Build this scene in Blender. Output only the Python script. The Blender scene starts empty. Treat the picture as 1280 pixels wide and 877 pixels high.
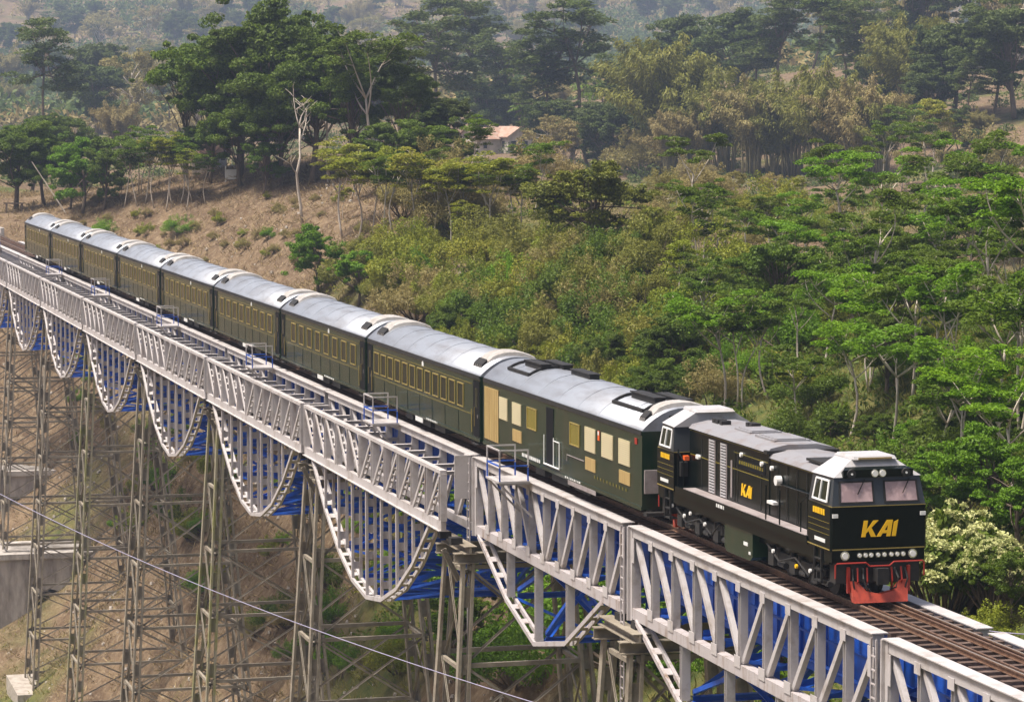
import bpy, math, random
import numpy as np
from mathutils import Vector, Matrix

SC = bpy.context.scene
COL = SC.collection
R = math.radians
HAZE = 0.00018

# ------------------------------------------------------------------ camera
FPX, YAW, PIT, ROL = 3871.29, R(14.8472), R(4.4979), R(-0.079)
CAM = np.array([77.03, -30.631, 13.2845])
_fw = np.array([-math.cos(YAW)*math.cos(PIT), math.sin(YAW)*math.cos(PIT), -math.sin(PIT)])
_r = np.array([math.sin(YAW), math.cos(YAW), 0.0])
_u = np.cross(_r, _fw)
_rt = math.cos(ROL)*_r + math.sin(ROL)*_u
_up = -math.sin(ROL)*_r + math.cos(ROL)*_u
cam_data = bpy.data.cameras.new('camera')
cam_data.sensor_width = 36.0
cam_data.lens = FPX/1280*36
cam_data.clip_start = 1.0
cam_data.clip_end = 9000
camera = bpy.data.objects.new('camera', cam_data)
COL.objects.link(camera)
_m = Matrix.Identity(4)
for _i in range(3):
    _m[_i][0] = _rt[_i]; _m[_i][1] = _up[_i]; _m[_i][2] = -_fw[_i]; _m[_i][3] = CAM[_i]
camera.matrix_world = _m
SC.camera = camera

# ------------------------------------------------------------------ sky, sun, exposure
SUN_EL, SUN_AZ = R(66), R(276)          # azimuth measured from +X towards +Y: where the light comes from
world = bpy.data.worlds.new('World')
SC.world = world
world.use_nodes = True
wn = world.node_tree.nodes; wl = world.node_tree.links
wn.clear()
sky = wn.new('ShaderNodeTexSky'); sky.sky_type = 'NISHITA'; sky.sun_disc = False
sky.sun_elevation = SUN_EL; sky.sun_rotation = math.pi/2 - SUN_AZ
sky.air_density = 0.55; sky.dust_density = 6.0; sky.ozone_density = 0.3
bg = wn.new('ShaderNodeBackground'); bg.inputs['Strength'].default_value = 0.10
wo = wn.new('ShaderNodeOutputWorld')
wl.new(sky.outputs['Color'], bg.inputs['Color']); wl.new(bg.outputs['Background'], wo.inputs['Surface'])
sun_d = bpy.data.lights.new('sun', 'SUN'); sun_d.energy = 3.6; sun_d.angle = R(13); sun_d.color = (1.0, 0.94, 0.86)
sun = bpy.data.objects.new('sun', sun_d); COL.objects.link(sun)
_s = Vector((math.cos(SUN_EL)*math.cos(SUN_AZ), math.cos(SUN_EL)*math.sin(SUN_AZ), math.sin(SUN_EL)))
sun.rotation_euler = (-_s).to_track_quat('-Z', 'Y').to_euler()
sun.location = (0, 0, 200)
SC.view_settings.view_transform = 'Standard'
SC.view_settings.look = 'None'
SC.view_settings.gamma = 1.0
SC.view_settings.exposure = 0.85
SC.view_settings.use_curve_mapping = False
SC.render.engine = 'CYCLES'
SC.cycles.use_denoising = True
SC.cycles.max_bounces = 6
SC.cycles.diffuse_bounces = 2
SC.cycles.glossy_bounces = 2
SC.cycles.transmission_bounces = 4
SC.cycles.transparent_max_bounces = 8
SC.cycles.volume_bounces = 0
SC.cycles.use_adaptive_sampling = True
SC.cycles.adaptive_threshold = 0.02

# ------------------------------------------------------------------ helpers
def tag(o, label=None, cat=None, group=None, kind=None):
    if label: o['label'] = label
    if cat: o['category'] = cat
    if group: o['group'] = group
    if kind: o['kind'] = kind
    return o

def empty(name, loc=(0, 0, 0), label=None, cat=None, group=None, kind=None):
    o = bpy.data.objects.new(name, None); COL.objects.link(o)
    o.location = loc
    o.empty_display_size = 0.3
    return tag(o, label, cat, group, kind)

def link(name, me, parent=None, basis=None):
    o = bpy.data.objects.new(name, me); COL.objects.link(o)
    if parent is not None: o.parent = parent
    if basis is not None: o.matrix_basis = basis
    return o

def np_mesh(name, V, F, mat=None, smooth=False, sides=4):
    """V (n,3) F (m,sides) arrays -> mesh, quickly"""
    me = bpy.data.meshes.new(name)
    V = np.asarray(V, np.float32); F = np.asarray(F, np.int32)
    me.vertices.add(len(V)); me.vertices.foreach_set('co', V.ravel())
    n = F.shape[1]
    me.loops.add(F.size); me.loops.foreach_set('vertex_index', F.ravel())
    me.polygons.add(len(F))
    me.polygons.foreach_set('loop_start', np.arange(0, F.size, n, dtype=np.int32))
    me.polygons.foreach_set('loop_total', np.full(len(F), n, np.int32))
    if smooth: me.polygons.foreach_set('use_smooth', np.ones(len(F), bool))
    me.update(calc_edges=True)
    if mat: me.materials.append(mat)
    return me

class MB:
    """collects pieces of ONE part"""
    def __init__(s): s.v = []; s.f = []; s.m = []; s.cur = 0
    def mat(s, i): s.cur = i; return s
    def _f(s, *idx): s.f.append(idx); s.m.append(s.cur)
    def box(s, a, b):
        x0, y0, z0 = [min(a[i], b[i]) for i in range(3)]; x1, y1, z1 = [max(a[i], b[i]) for i in range(3)]
        n = len(s.v)
        s.v += [(x0,y0,z0),(x1,y0,z0),(x1,y1,z0),(x0,y1,z0),(x0,y0,z1),(x1,y0,z1),(x1,y1,z1),(x0,y1,z1)]
        for q in ((0,3,2,1),(4,5,6,7),(0,1,5,4),(1,2,6,5),(2,3,7,6),(3,0,4,7)): s._f(*[n+k for k in q])
        return s
    def loft(s, rings, cap=True, closed=True):
        n0 = len(s.v); k = len(rings[0])
        for r in rings: s.v += [tuple(p) for p in r]
        for i in range(len(rings)-1):
            for j in range(k if closed else k-1):
                a = n0+i*k+j; b = n0+i*k+(j+1) % k
                s._f(a, b, b+k, a+k)
        if cap:
            s._f(*[n0+j for j in range(k)][::-1]); s._f(*[n0+(len(rings)-1)*k+j for j in range(k)])
        return s
    def prism_x(s, prof, x0, x1):            # prof: (y,z) list
        return s.loft([[(x0, y, z) for y, z in prof], [(x1, y, z) for y, z in prof]])
    def prism_y(s, prof, y0, y1):            # prof: (x,z)
        return s.loft([[(x, y0, z) for x, z in prof], [(x, y1, z) for x, z in prof]])
    def tube(s, pts, rad, n=6, cap=True):
        pts = [Vector(p) for p in pts]
        rs = rad if isinstance(rad, (list, tuple)) else [rad]*len(pts)
        rings = []
        for i, p in enumerate(pts):
            t = (pts[min(i+1, len(pts)-1)]-pts[max(i-1, 0)]).normalized()
            a = t.cross(Vector((0, 0, 1)) if abs(t.z) < .9 else Vector((0, 1, 0))).normalized(); b = t.cross(a)
            rings.append([p+(a*math.cos(2*math.pi*k/n)+b*math.sin(2*math.pi*k/n))*rs[i] for k in range(n)])
        return s.loft(rings, cap)
    def cyl(s, c, axis, r, h, n=16):
        a = Vector(axis).normalized()*h/2; c = Vector(c)
        return s.tube([c-a, c+a], r, n)
    def bar(s, p, q, w, h=None, up=(0, 0, 1)):
        p = Vector(p); q = Vector(q); t = (q-p).normalized(); h = h or w
        u = Vector(up)
        if abs(t.dot(u)) > .97: u = Vector((0, 1, 0)) if abs(t.y) < .9 else Vector((1, 0, 0))
        sd = t.cross(u).normalized(); u2 = sd.cross(t)
        prof = [(-w/2, -h/2), (w/2, -h/2), (w/2, h/2), (-w/2, h/2)]
        return s.loft([[p+sd*a+u2*b for a, b in prof], [q+sd*a+u2*b for a, b in prof]])
    def mesh(s, name, mats, smooth=False):
        me = bpy.data.meshes.new(name)
        me.from_pydata([tuple(v) for v in s.v], [], s.f)
        mats = mats if isinstance(mats, (list, tuple)) else [mats]
        for m in mats: me.materials.append(m)
        if len(mats) > 1: me.polygons.foreach_set('material_index', s.m)
        if smooth: me.polygons.foreach_set('use_smooth', [True]*len(s.f))
        me.update()
        return me
    def build(s, name, mats, parent=None, smooth=False, basis=None):
        return link(name, s.mesh(name, mats, smooth), parent, basis)

def copy_tree(o, parent=None):
    c = o.copy(); COL.objects.link(c); c.parent = parent
    for ch in list(o.children): copy_tree(ch, c)
    return c

# ------------------------------------------------------------------ materials
def mat(name, col, rough=0.6, metal=0.0, col2=None, scale=3.0, detail=4.0, lo=0.4, hi=0.65, bump=0.0, bscale=None, coat=0.0,
        spec=None, obj_rand=0.0, streak=None):
    m = bpy.data.materials.new(name); m.use_nodes = True
    nt = m.node_tree; N = nt.nodes; L = nt.links
    b = N['Principled BSDF']
    b.inputs['Roughness'].default_value = rough; b.inputs['Metallic'].default_value = metal
    if coat: b.inputs['Coat Weight'].default_value = coat; b.inputs['Coat Roughness'].default_value = 0.06
    if spec is not None: b.inputs['Specular IOR Level'].default_value = spec
    c = (*col, 1)
    b.inputs['Base Color'].default_value = c
    geo = N.new('ShaderNodeNewGeometry')
    if col2:
        nz = N.new('ShaderNodeTexNoise'); nz.inputs['Scale'].default_value = scale; nz.inputs['Detail'].default_value = detail
        nz.inputs['Roughness'].default_value = 0.65
        if streak:
            mp = N.new('ShaderNodeMapping'); mp.inputs['Scale'].default_value = streak
            L.new(geo.outputs['Position'], mp.inputs['Vector']); L.new(mp.outputs['Vector'], nz.inputs['Vector'])
        else:
            L.new(geo.outputs['Position'], nz.inputs['Vector'])
        rp = N.new('ShaderNodeMapRange'); rp.inputs['From Min'].default_value = lo; rp.inputs['From Max'].default_value = hi
        L.new(nz.outputs['Fac'], rp.inputs['Value'])
        mx = N.new('ShaderNodeMix'); mx.data_type = 'RGBA'
        mx.inputs[6].default_value = c; mx.inputs[7].default_value = (*col2, 1)
        L.new(rp.outputs['Result'], mx.inputs[0]); L.new(mx.outputs[2], b.inputs['Base Color'])
        m['mix'] = mx.name
    if bump:
        n2 = N.new('ShaderNodeTexNoise'); n2.inputs['Scale'].default_value = bscale or scale*3; n2.inputs['Detail'].default_value = 5
        L.new(geo.outputs['Position'], n2.inputs['Vector'])
        bp = N.new('ShaderNodeBump'); bp.inputs['Strength'].default_value = bump; bp.inputs['Distance'].default_value = 0.05
        L.new(n2.outputs['Fac'], bp.inputs['Height']); L.new(bp.outputs['Normal'], b.inputs['Normal'])
    return m

def leaf_mat(name, c1, c2, c3=None, trans=0.35, rough=0.55):
    """foliage: colour varies by leaf and by tree; light passes through the blades"""
    m = bpy.data.materials.new(name); m.use_nodes = True
    nt = m.node_tree; N = nt.nodes; L = nt.links
    b = N['Principled BSDF']; out = N['Material Output']
    b.inputs['Roughness'].default_value = rough; b.inputs['Specular IOR Level'].default_value = 0.25
    geo = N.new('ShaderNodeNewGeometry'); oi = N.new('ShaderNodeObjectInfo')
    tc = N.new('ShaderNodeTexCoord')
    nz = N.new('ShaderNodeTexNoise'); nz.inputs['Scale'].default_value = 0.55; nz.inputs['Detail'].default_value = 2
    L.new(tc.outputs['Object'], nz.inputs['Vector'])
    rp = N.new('ShaderNodeMapRange'); rp.inputs['From Min'].default_value = 0.35; rp.inputs['From Max'].default_value = 0.68
    L.new(nz.outputs['Fac'], rp.inputs['Value'])
    ad = N.new('ShaderNodeMath'); ad.operation = 'MULTIPLY_ADD'; ad.inputs[1].default_value = 0.55; ad.use_clamp = True
    L.new(geo.outputs['Random Per Island'], ad.inputs[0])
    hf = N.new('ShaderNodeMath'); hf.operation = 'MULTIPLY'; hf.inputs[1].default_value = 0.5
    L.new(rp.outputs['Result'], hf.inputs[0]); L.new(hf.outputs[0], ad.inputs[2])
    mx = N.new('ShaderNodeMix'); mx.data_type = 'RGBA'
    mx.inputs[6].default_value = (*c1, 1); mx.inputs[7].default_value = (*c2, 1)
    L.new(ad.outputs[0], mx.inputs[0])
    src = mx.outputs[2]
    if c3:
        m2 = N.new('ShaderNodeMix'); m2.data_type = 'RGBA'; m2.inputs[7].default_value = (*c3, 1)
        pw = N.new('ShaderNodeMath'); pw.operation = 'MULTIPLY'; pw.inputs[1].default_value = 0.75
        L.new(oi.outputs['Random'], pw.inputs[0]); L.new(pw.outputs[0], m2.inputs[0])
        L.new(src, m2.inputs[6]); src = m2.outputs[2]
    L.new(src, b.inputs['Base Color'])
    tr = N.new('ShaderNodeBsdfTranslucent'); L.new(src, tr.inputs['Color'])
    ms = N.new('ShaderNodeMixShader'); ms.inputs[0].default_value = trans
    L.new(b.outputs[0], ms.inputs[1]); L.new(tr.outputs[0], ms.inputs[2]); L.new(ms.outputs[0], out.inputs['Surface'])
    return m

M = {}
M['white'] = mat('white_paint', (.46, .43, .42), .5, 0, (.28, .235, .20), 1.6, 6, .5, .78, .15, 14)
M['white_rust'] = mat('stained_white_paint', (.42, .385, .38), .55, 0, (.22, .155, .11), 2.2, 7, .52, .72, .2, 14, streak=(1, 1, .25))
M['steel'] = mat('weathered_trestle_steel', (.27, .235, .18), .75, 0, (.15, .12, .085), 1.1, 7, .4, .7, .3, 12)
M['moss_steel'] = mat('mossy_trestle_steel', (.26, .23, .165), .75, 0, (.19, .19, .05), .8, 6, .45, .65, .3, 12)
M['blue'] = mat('blue_steel_paint', (.009, .085, .46), .45, 0, (.006, .036, .21), 1.3, 5, .45, .75)
M['rail'] = mat('rusty_rail', (.20, .12, .08), .5, .3, (.12, .06, .035), 5, 5)
M['railtop'] = mat('worn_rail_head', (.42, .33, .26), .35, .6)
M['sleeper'] = mat('dark_timber_sleeper', (.075, .045, .032), .85, 0, (.14, .095, .075), 3, 5, .5, .7, .4, 20)
M['concrete'] = mat('stained_concrete', (.46, .42, .38), .85, 0, (.15, .13, .11), .55, 9, .38, .62, .4, 4, streak=(1.2, 1.2, .3))
M['green'] = mat('dark_green_coach_paint', (.010, .028, .014), .25, 0, (.040, .040, .022), 1.6, 6, .48, .85, streak=(1, 1, .22), coat=.22, spec=.35)
M['navy'] = mat('door_paint_with_recess_shade', (.003, .0045, .007), .5, spec=.15)  # doors are flat; the shade of their recess is put into this near-black
M['black'] = mat('black_loco_paint', (.0035, .006, .005), .25, 0, (.007, .010, .0075), 1.0, 4, .5, .75, coat=.03, spec=.12)
M['dark'] = mat('grimy_running_gear', (.012, .011, .010), .7, 0, (.035, .028, .022), 4, 5, .5, .75)
M['roof'] = mat('silver_coach_roof', (.28, .30, .335), .42, .2, (.19, .19, .20), .8, 8, .45, .72, .12, 6, streak=(.5, 2.2, 2.2))
M['roofgrey'] = mat('grey_loco_roof', (.25, .245, .255), .5, .1, (.19, .145, .12), 1.2, 7, .5, .72, .1, 8)
M['cabroof'] = mat('pale_cab_roof', (.42, .41, .41), .42, 0, (.32, .29, .26), 1.4, 6, .55, .75)
M['pod'] = mat('cream_roof_unit', (.38, .36, .335), .55, 0, (.27, .24, .205), 2.2, 6, .45, .7)
M['gold'] = mat('gold_trim', (.30, .225, .06), .35)
M['goldpane'] = mat('olive_gold_glass', (.20, .17, .02), .12, coat=.4)
M['tan'] = mat('tan_wood_panel', (.42, .30, .12), .55, 0, (.32, .21, .075), 1.5, 5, .4, .7, streak=(9, 9, .6))
M['louvre'] = mat('cream_louvre_slat', (.52, .45, .27), .5)
M['pane'] = mat('dark_coach_glass', (.010, .016, .008), .08, spec=.3)
M['screen'] = mat('cab_windscreen_glass', (.34, .235, .235), .15, 0, (.52, .37, .36), 2.4, 3, .42, .6, coat=.4)
M['grey'] = mat('walkway_plate', (.29, .255, .25), .7, 0, (.21, .175, .165), 2, 6)
M['whiteplain'] = mat('white_fitting', (.72, .72, .70), .4)
M['yellow'] = mat('golden_yellow_lettering', (.85, .50, .012), .4)
M['orange'] = mat('orange_mark', (.75, .12, .02), .45)
M['red'] = mat('red_handrail_paint', (.30, .022, .012), .45)
M['coral'] = mat('coral_red_cowcatcher', (.50, .075, .04), .5, 0, (.30, .045, .028), 4, 5, .5, .75)
M['cabgrey'] = mat('grey_cab_band', (.030, .035, .04), .35, coat=.2)
M['vent'] = mat('pale_grille_slat', (.42, .41, .42), .5)
M['stone'] = mat('pale_rubble', (.40, .36, .31), .9, 0, (.25, .21, .17), 2, 5)
M['lens'] = mat('lamp_lens', (.85, .85, .82), .08, coat=.5)
M['chrome'] = mat('lamp_ring', (.6, .6, .58), .25, .8)
M['cable'] = mat('pale_cable', (.30, .28, .38), .5)
M['tile'] = mat('faded_roof_tile', (.33, .19, .13), .8, 0, (.38, .29, .23), .9, 5, .4, .65)
M['plaster'] = mat('pale_plaster', (.58, .52, .44), .85, 0, (.40, .34, .28), .7, 6)
M['bark'] = mat('pale_bark', (.55, .48, .39), .85, 0, (.30, .24, .18), 1.5, 6, .45, .7, streak=(1, 1, .35))
M['darkbark'] = mat('brown_bark', (.16, .12, .085), .9, 0, (.09, .065, .05), 1.5, 6, .45, .7, streak=(1, 1, .35))
M['culm'] = mat('bamboo_culm', (.20, .17, .07), .6, 0, (.28, .24, .14), .8, 4)
M['lf_bright'] = leaf_mat('bright_green_leaves', (.075, .18, .005), (.23, .38, .014), (.10, .20, .010), .35)
M['lf_green'] = leaf_mat('mid_green_leaves', (.042, .10, .007), (.155, .235, .015), (.10, .135, .014), .35)
M['lf_dark'] = leaf_mat('dark_green_leaves', (.036, .082, .006), (.17, .24, .013), (.08, .115, .013))
M['lf_blue'] = leaf_mat('deep_green_leaves', (.035, .07, .015), (.13, .17, .028), (.10, .12, .03))
M['lf_olive'] = leaf_mat('olive_bamboo_leaves', (.10, .115, .014), (.31, .285, .05), (.19, .20, .035))
M['lf_tan'] = leaf_mat('dry_tan_leaves', (.21, .165, .06), (.40, .32, .135), (.22, .21, .05))
M['lf_mix'] = leaf_mat('yellow_green_scrub_leaves', (.13, .165, .012), (.36, .325, .04), (.20, .26, .018))
M['lf_dome'] = leaf_mat('dusky_olive_leaves', (.065, .085, .010), (.26, .27, .035), None, .3)
M['lf_flower'] = leaf_mat('cream_blossom', (.36, .40, .13), (.62, .60, .30), None, .25)
M['brush'] = leaf_mat('dry_brush', (.17, .12, .055), (.36, .275, .145), None, .2, .8)
M['grassm'] = leaf_mat('rough_grass', (.11, .14, .018), (.27, .22, .065), None, .3, .8)

# ------------------------------------------------------------------ terrain
HF = np.array([-math.cos(YAW), math.sin(YAW)])       # level heading of the valley view
HR = np.array([math.sin(YAW), math.cos(YAW)])
def pix_dir(px, py):
    return (px-640)/FPX*_rt - (py-438.5)/FPX*_up + _fw
def at(px, py, d):                                   # survey point: bearing and distance -> place
    return CAM + pix_dir(px, py)*d
SURVEY = [  # bearing marks taken from the photograph with estimated distances
 (20,262,360),(60,245,400),(150,262,345),(250,245,335),(250,212,350),(400,292,272),(300,332,255),(450,312,262),(350,250,310),(470,220,330),
 (40,480,330),(40,628,312),(60,766,279),(112,770,277),(20,764,280),(60,640,300),(60,812,264),(60,868,250),(150,868,236),(150,768,271),(190,705,262),(150,545,295),(300,865,214),(300,720,232),(300,600,250),(300,470,262),
 (450,860,190),(450,650,214),(450,480,232),(620,865,160),(620,700,180),(700,865,152),(780,865,142),(900,868,124),(980,868,112),
 (500,335,236),(600,314,246),(730,335,240),(500,420,214),(620,430,200),(700,455,178),(820,470,160),(850,400,200),(900,330,240),
 (1000,300,262),(1100,400,205),(1200,450,180),(1000,500,166),(900,525,166),(1100,560,142),(1250,550,136),(1270,700,108),(1210,765,100),
 (960,222,520),(820,228,520),(1000,255,350),(1100,165,560),(1270,130,560),(1270,250,262),(1150,245,320),(1200,85,720),(1000,90,760),
 (480,240,318),(560,240,300),(650,250,296),(740,262,290),(840,258,310),(920,262,330),
 (600,280,400),(700,285,400),(850,290,410),(500,262,400),(940,270,430),(400,240,400),
 (600,200,640),(700,205,620),(500,205,600),(400,170,760),(120,195,640),(30,195,660),(250,185,700),
 (60,110,1500),(60,50,1750),(60,0,1950),(60,-60,2250),(200,85,1600),(200,10,1950),(300,40,1850),(300,-40,2200),(560,100,1400),(560,40,1800),(560,0,1980),(560,-60,2250),
 (700,80,1500),(700,5,2000),(700,-50,2300),(900,70,1700),(850,30,2000),(850,-40,2400),(1100,25,2100),(1100,-40,2500),(1270,25,2000),(1270,-40,2400),
 (60,160,1000),(300,140,1100),(600,140,1050),(900,120,1150),(1200,60,1300),
]
_pts = [at(*s) for s in SURVEY]
# places the photograph hides: under the bridge, on the near side of the valley, beyond the hills
_pts += [np.array(p, float) for p in [
 (26,0,-5),(45,0,-.9),(45,12,-1),(45,-14,-3),(4,0,-12),(4,-14,-16),(-18,0,-20),(-18,-16,-26),(-38,0,-28),(-38,-20,-34),(-67,0,-37),(-67,-25,-40),
 (-95,0,-39),(-95,-30,-41),(-124,0,-38),(-124,-30,-38),(-152,0,-36.5),(-152,-30,-39),(-181,-25,-37),(-181,0,-35.3),(-209,0,-35),(-209,-25,-33),(-237,0,-28),(-266,0,-3),(-290,0,-.9),(-290,-20,2),
 (77,-31,-12),(120,-40,-2),(120,20,2),(60,40,0),(20,-60,-22),(-60,-80,-34),(-140,-80,-20),(-230,-60,0),(-300,-90,14),(-200,-140,8),(-60,-180,-4),(60,-150,-6),
 (-400,-120,22),(-520,-220,40),(-800,-260,50),(-1200,-350,70),(-700,-80,20),(-60,90,-6),(0,110,2),(60,110,6),(-150,160,9),(-40,180,14),(40,220,18),(-260,260,22),(-500,420,40),(-900,650,70),
 (-3300,300,220),(-3300,1300,240),(-3000,-500,200),(-4200,800,330),(-4200,-500,320),(-2300,1300,170),(-2000,-500,120)]]
_P = np.array(_pts); _xy = _P[:, :2]/100.0; _z = _P[:, 2]
def _phi(r2): return 0.5*r2*np.log(r2+1e-9)
_n = len(_P)
_K = _phi(((_xy[:, None]-_xy[None])**2).sum(-1)) + np.eye(_n)*0.03
_A = np.zeros((_n+3, _n+3)); _A[:_n, :_n] = _K; _A[:_n, _n] = 1; _A[:_n, n1:=_n+1] = _xy[:, :1][:, 0]; _A[:_n, _n+2] = _xy[:, 1]
_A[_n, :_n] = 1; _A[_n+1, :_n] = _xy[:, 0]; _A[_n+2, :_n] = _xy[:, 1]
_W = np.linalg.solve(_A, np.r_[_z, 0, 0, 0])
def gz(x, y, rough=True):
    x = np.asarray(x, float); y = np.asarray(y, float)
    q = np.stack([x.ravel(), y.ravel()], -1)/100.0
    out = np.empty(len(q))
    for i in range(0, len(q), 4000):
        c = q[i:i+4000]
        out[i:i+4000] = _phi(((c[:, None]-_xy[None])**2).sum(-1))@_W[:_n] + _W[_n] + c@_W[_n+1:]
    out = out.reshape(x.shape)
    if rough:
        out = out + .35*np.sin(x*.31+1.7*np.sin(y*.17))*np.sin(y*.27+1.1*np.sin(x*.13)) + .14*np.sin(x*.9+y*.5)*np.sin(y*1.1-x*.4)
    return out
def on_ground(px, py):
    """where the sight line through a bearing meets the hillside"""
    d = np.concatenate([np.arange(85, 600, 1.0), np.arange(600, 2700, 6.0)])
    dr = pix_dir(px, py)
    P = CAM[None]+d[:, None]*dr[None]
    g = gz(P[:, 0], P[:, 1])
    hit = np.nonzero((P[:, 2] <= g) & (d > 95))[0]
    if len(hit) == 0: return None
    k = hit[0]
    return Vector((P[k, 0], P[k, 1], g[k])), d[k]

# the ground: one sheet, finer near the bridge
_d = np.concatenate([np.arange(-90, 420, 3.0), np.arange(420, 800, 7.0), np.arange(800, 2600, 16.0), np.arange(2600, 4300, 60.0)])
_l = np.concatenate([np.arange(-1150, -330, 40.0), np.arange(-330, -110, 12.0), np.arange(-110, 110, 3.0), np.arange(110, 330, 12.0), np.arange(330, 1151, 40.0)])
_D, _L = np.meshgrid(_d, _l, indexing='ij')
_X = CAM[0]+_D*HF[0]+_L*HR[0]; _Y = CAM[1]+_D*HF[1]+_L*HR[1]
_Z = gz(_X, _Y)
_nd, _nl = _D.shape
_idx = np.arange(_nd*_nl).reshape(_nd, _nl)
_F = np.stack([_idx[:-1, :-1], _idx[:-1, 1:], _idx[1:, 1:], _idx[1:, :-1]], -1).reshape(-1, 4)
def greenness(x, y):
    """where grass and undergrowth cover the soil: the damp right-hand slopes and gullies"""
    d = (x-CAM[0])*HF[0]+(y-CAM[1])*HF[1]; l = (x-CAM[0])*HR[0]+(y-CAM[1])*HR[1]
    a = l/np.maximum(d, 40)                                   # wetter towards the right-hand side of the valley
    g = 1/(1+np.exp(-(a+0.01)*28))
    g = np.where(d > 210, g*.6, g)
    g = g*(d < 380)+.3*(d >= 380)
    n = np.sin(x*.11+1.3*np.sin(y*.07))*np.sin(y*.09+.9*np.sin(x*.05))
    low = np.clip((-20-gz(x, y, False))/12, 0, 1)*.32        # the damp valley floor
    return np.clip(g*.8+.38*n+low, 0, 1)
gm = bpy.data.materials.new('dry_hillside_soil'); gm.use_nodes = True
_N = gm.node_tree.nodes; _Lk = gm.node_tree.links; _b = _N['Principled BSDF']; _b.inputs['Roughness'].default_value = .95; _b.inputs['Specular IOR Level'].default_value = .1
_geo = _N.new('ShaderNodeNewGeometry')
def _noise(scale, detail):
    t = _N.new('ShaderNodeTexNoise'); t.inputs['Scale'].default_value = scale; t.inputs['Detail'].default_value = detail; t.inputs['Roughness'].default_value = .7
    _Lk.new(_geo.outputs['Position'], t.inputs['Vector']); return t
def _mixc(fac, a, b2):
    t = _N.new('ShaderNodeMix'); t.data_type = 'RGBA'
    if isinstance(a, tuple): t.inputs[6].default_value = (*a, 1)
    else: _Lk.new(a, t.inputs[6])
    if isinstance(b2, tuple): t.inputs[7].default_value = (*b2, 1)
    else: _Lk.new(b2, t.inputs[7])
    _Lk.new(fac, t.inputs[0]); return t.outputs[2]
def _rng(src, lo, hi):
    t = _N.new('ShaderNodeMapRange'); t.inputs['From Min'].default_value = lo; t.inputs['From Max'].default_value = hi
    _Lk.new(src, t.inputs['Value']); return t.outputs['Result']
_soil = _mixc(_rng(_noise(.35, 8).outputs['Fac'], .4, .62), (.10, .066, .040), (.185, .13, .078))
_soil = _mixc(_rng(_noise(1.8, 6).outputs['Fac'], .5, .7), _soil, (.26, .20, .13))
_grass = _mixc(_rng(_noise(.5, 7).outputs['Fac'], .38, .62), (.05, .075, .018), (.15, .135, .045))
_at = _N.new('ShaderNodeAttribute'); _at.attribute_name = 'green'
_sum = _N.new('ShaderNodeMath'); _sum.operation = 'MULTIPLY_ADD'; _sum.inputs[1].default_value = .7
_Lk.new(_noise(.22, 6).outputs['Fac'], _sum.inputs[0]); _Lk.new(_at.outputs['Fac'], _sum.inputs[2])
_Lk.new(_mixc(_rng(_sum.outputs[0], .62, .95), _soil, _grass), _b.inputs['Base Color'])
_bp = _N.new('ShaderNodeBump'); _bp.inputs['Strength'].default_value = .9; _bp.inputs['Distance'].default_value = .35
_Lk.new(_noise(1.1, 8).outputs['Fac'], _bp.inputs['Height']); _Lk.new(_bp.outputs['Normal'], _b.inputs['Normal'])
me = np_mesh('ground', np.stack([_X, _Y, _Z], -1).reshape(-1, 3), _F[:, ::-1], gm, True)
ga = me.attributes.new('green', 'FLOAT', 'POINT')
ga.data.foreach_set('value', greenness(_X.ravel(), _Y.ravel()).astype(np.float32))
ground = link('ground', me); tag(ground, 'dry brown hillside and valley floor with green patches', None, None, 'structure')

# ------------------------------------------------------------------ steelwork pieces (shared unit meshes, length along X)
_unit = {}
def unit(shape, mkey, n=0):
    k = (shape, mkey, n)
    if k in _unit: return _unit[k]
    b = MB()
    if shape == 'box': b.box((-.5, -.5, -.5), (.5, .5, .5))
    elif shape == 'ibeam':
        b.box((-.5, -.5, .40), (.5, .5, .5)); b.box((-.5, -.5, -.5), (.5, .5, -.40)); b.box((-.5, -.07, -.40), (.5, .07, .40))
    elif shape == 'channel':                       # web on -y side, lips towards +y
        b.box((-.5, -.5, -.5), (.5, -.36, .5)); b.box((-.5, -.36, .38), (.5, .5, .5)); b.box((-.5, -.36, -.5), (.5, .5, -.38))
    elif shape == 'angle':
        b.box((-.5, -.5, -.5), (.5, .5, -.32)); b.box((-.5, -.5, -.32), (.5, -.32, .5))
    elif shape == 'lace':                          # two flats joined by battens
        b.box((-.5, -.5, -.5), (.5, -.26, .5)); b.box((-.5, .26, -.5), (.5, .5, .5))
        for i in range(n):
            c = -.5+(i+.5)/n; w = .30/n/2
            b.box((c-w, -.26, -.12), (c+w, .26, .12))
    elif shape == 'vlace':                         # two flats joined by zigzag flats
        b.box((-.5, -.5, -.5), (.5, -.32, .5)); b.box((-.5, .32, -.5), (.5, .5, .5))
        for i in range(n):
            x0 = -.5+i/n; x1 = -.5+(i+1)/n; s_ = 1 if i % 2 else -1; t = .16/n
            for z in (-.42, .42):
                v0 = len(b.v)
                b.v += [(x0, -.32*s_, z), (x0+t, -.32*s_, z), (x1, .32*s_, z), (x1-t, .32*s_, z)]
                b._f(v0, v0+1, v0+2, v0+3)
    _unit[k] = b.mesh(shape+'_'+mkey, M[mkey])
    return _unit[k]
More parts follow.
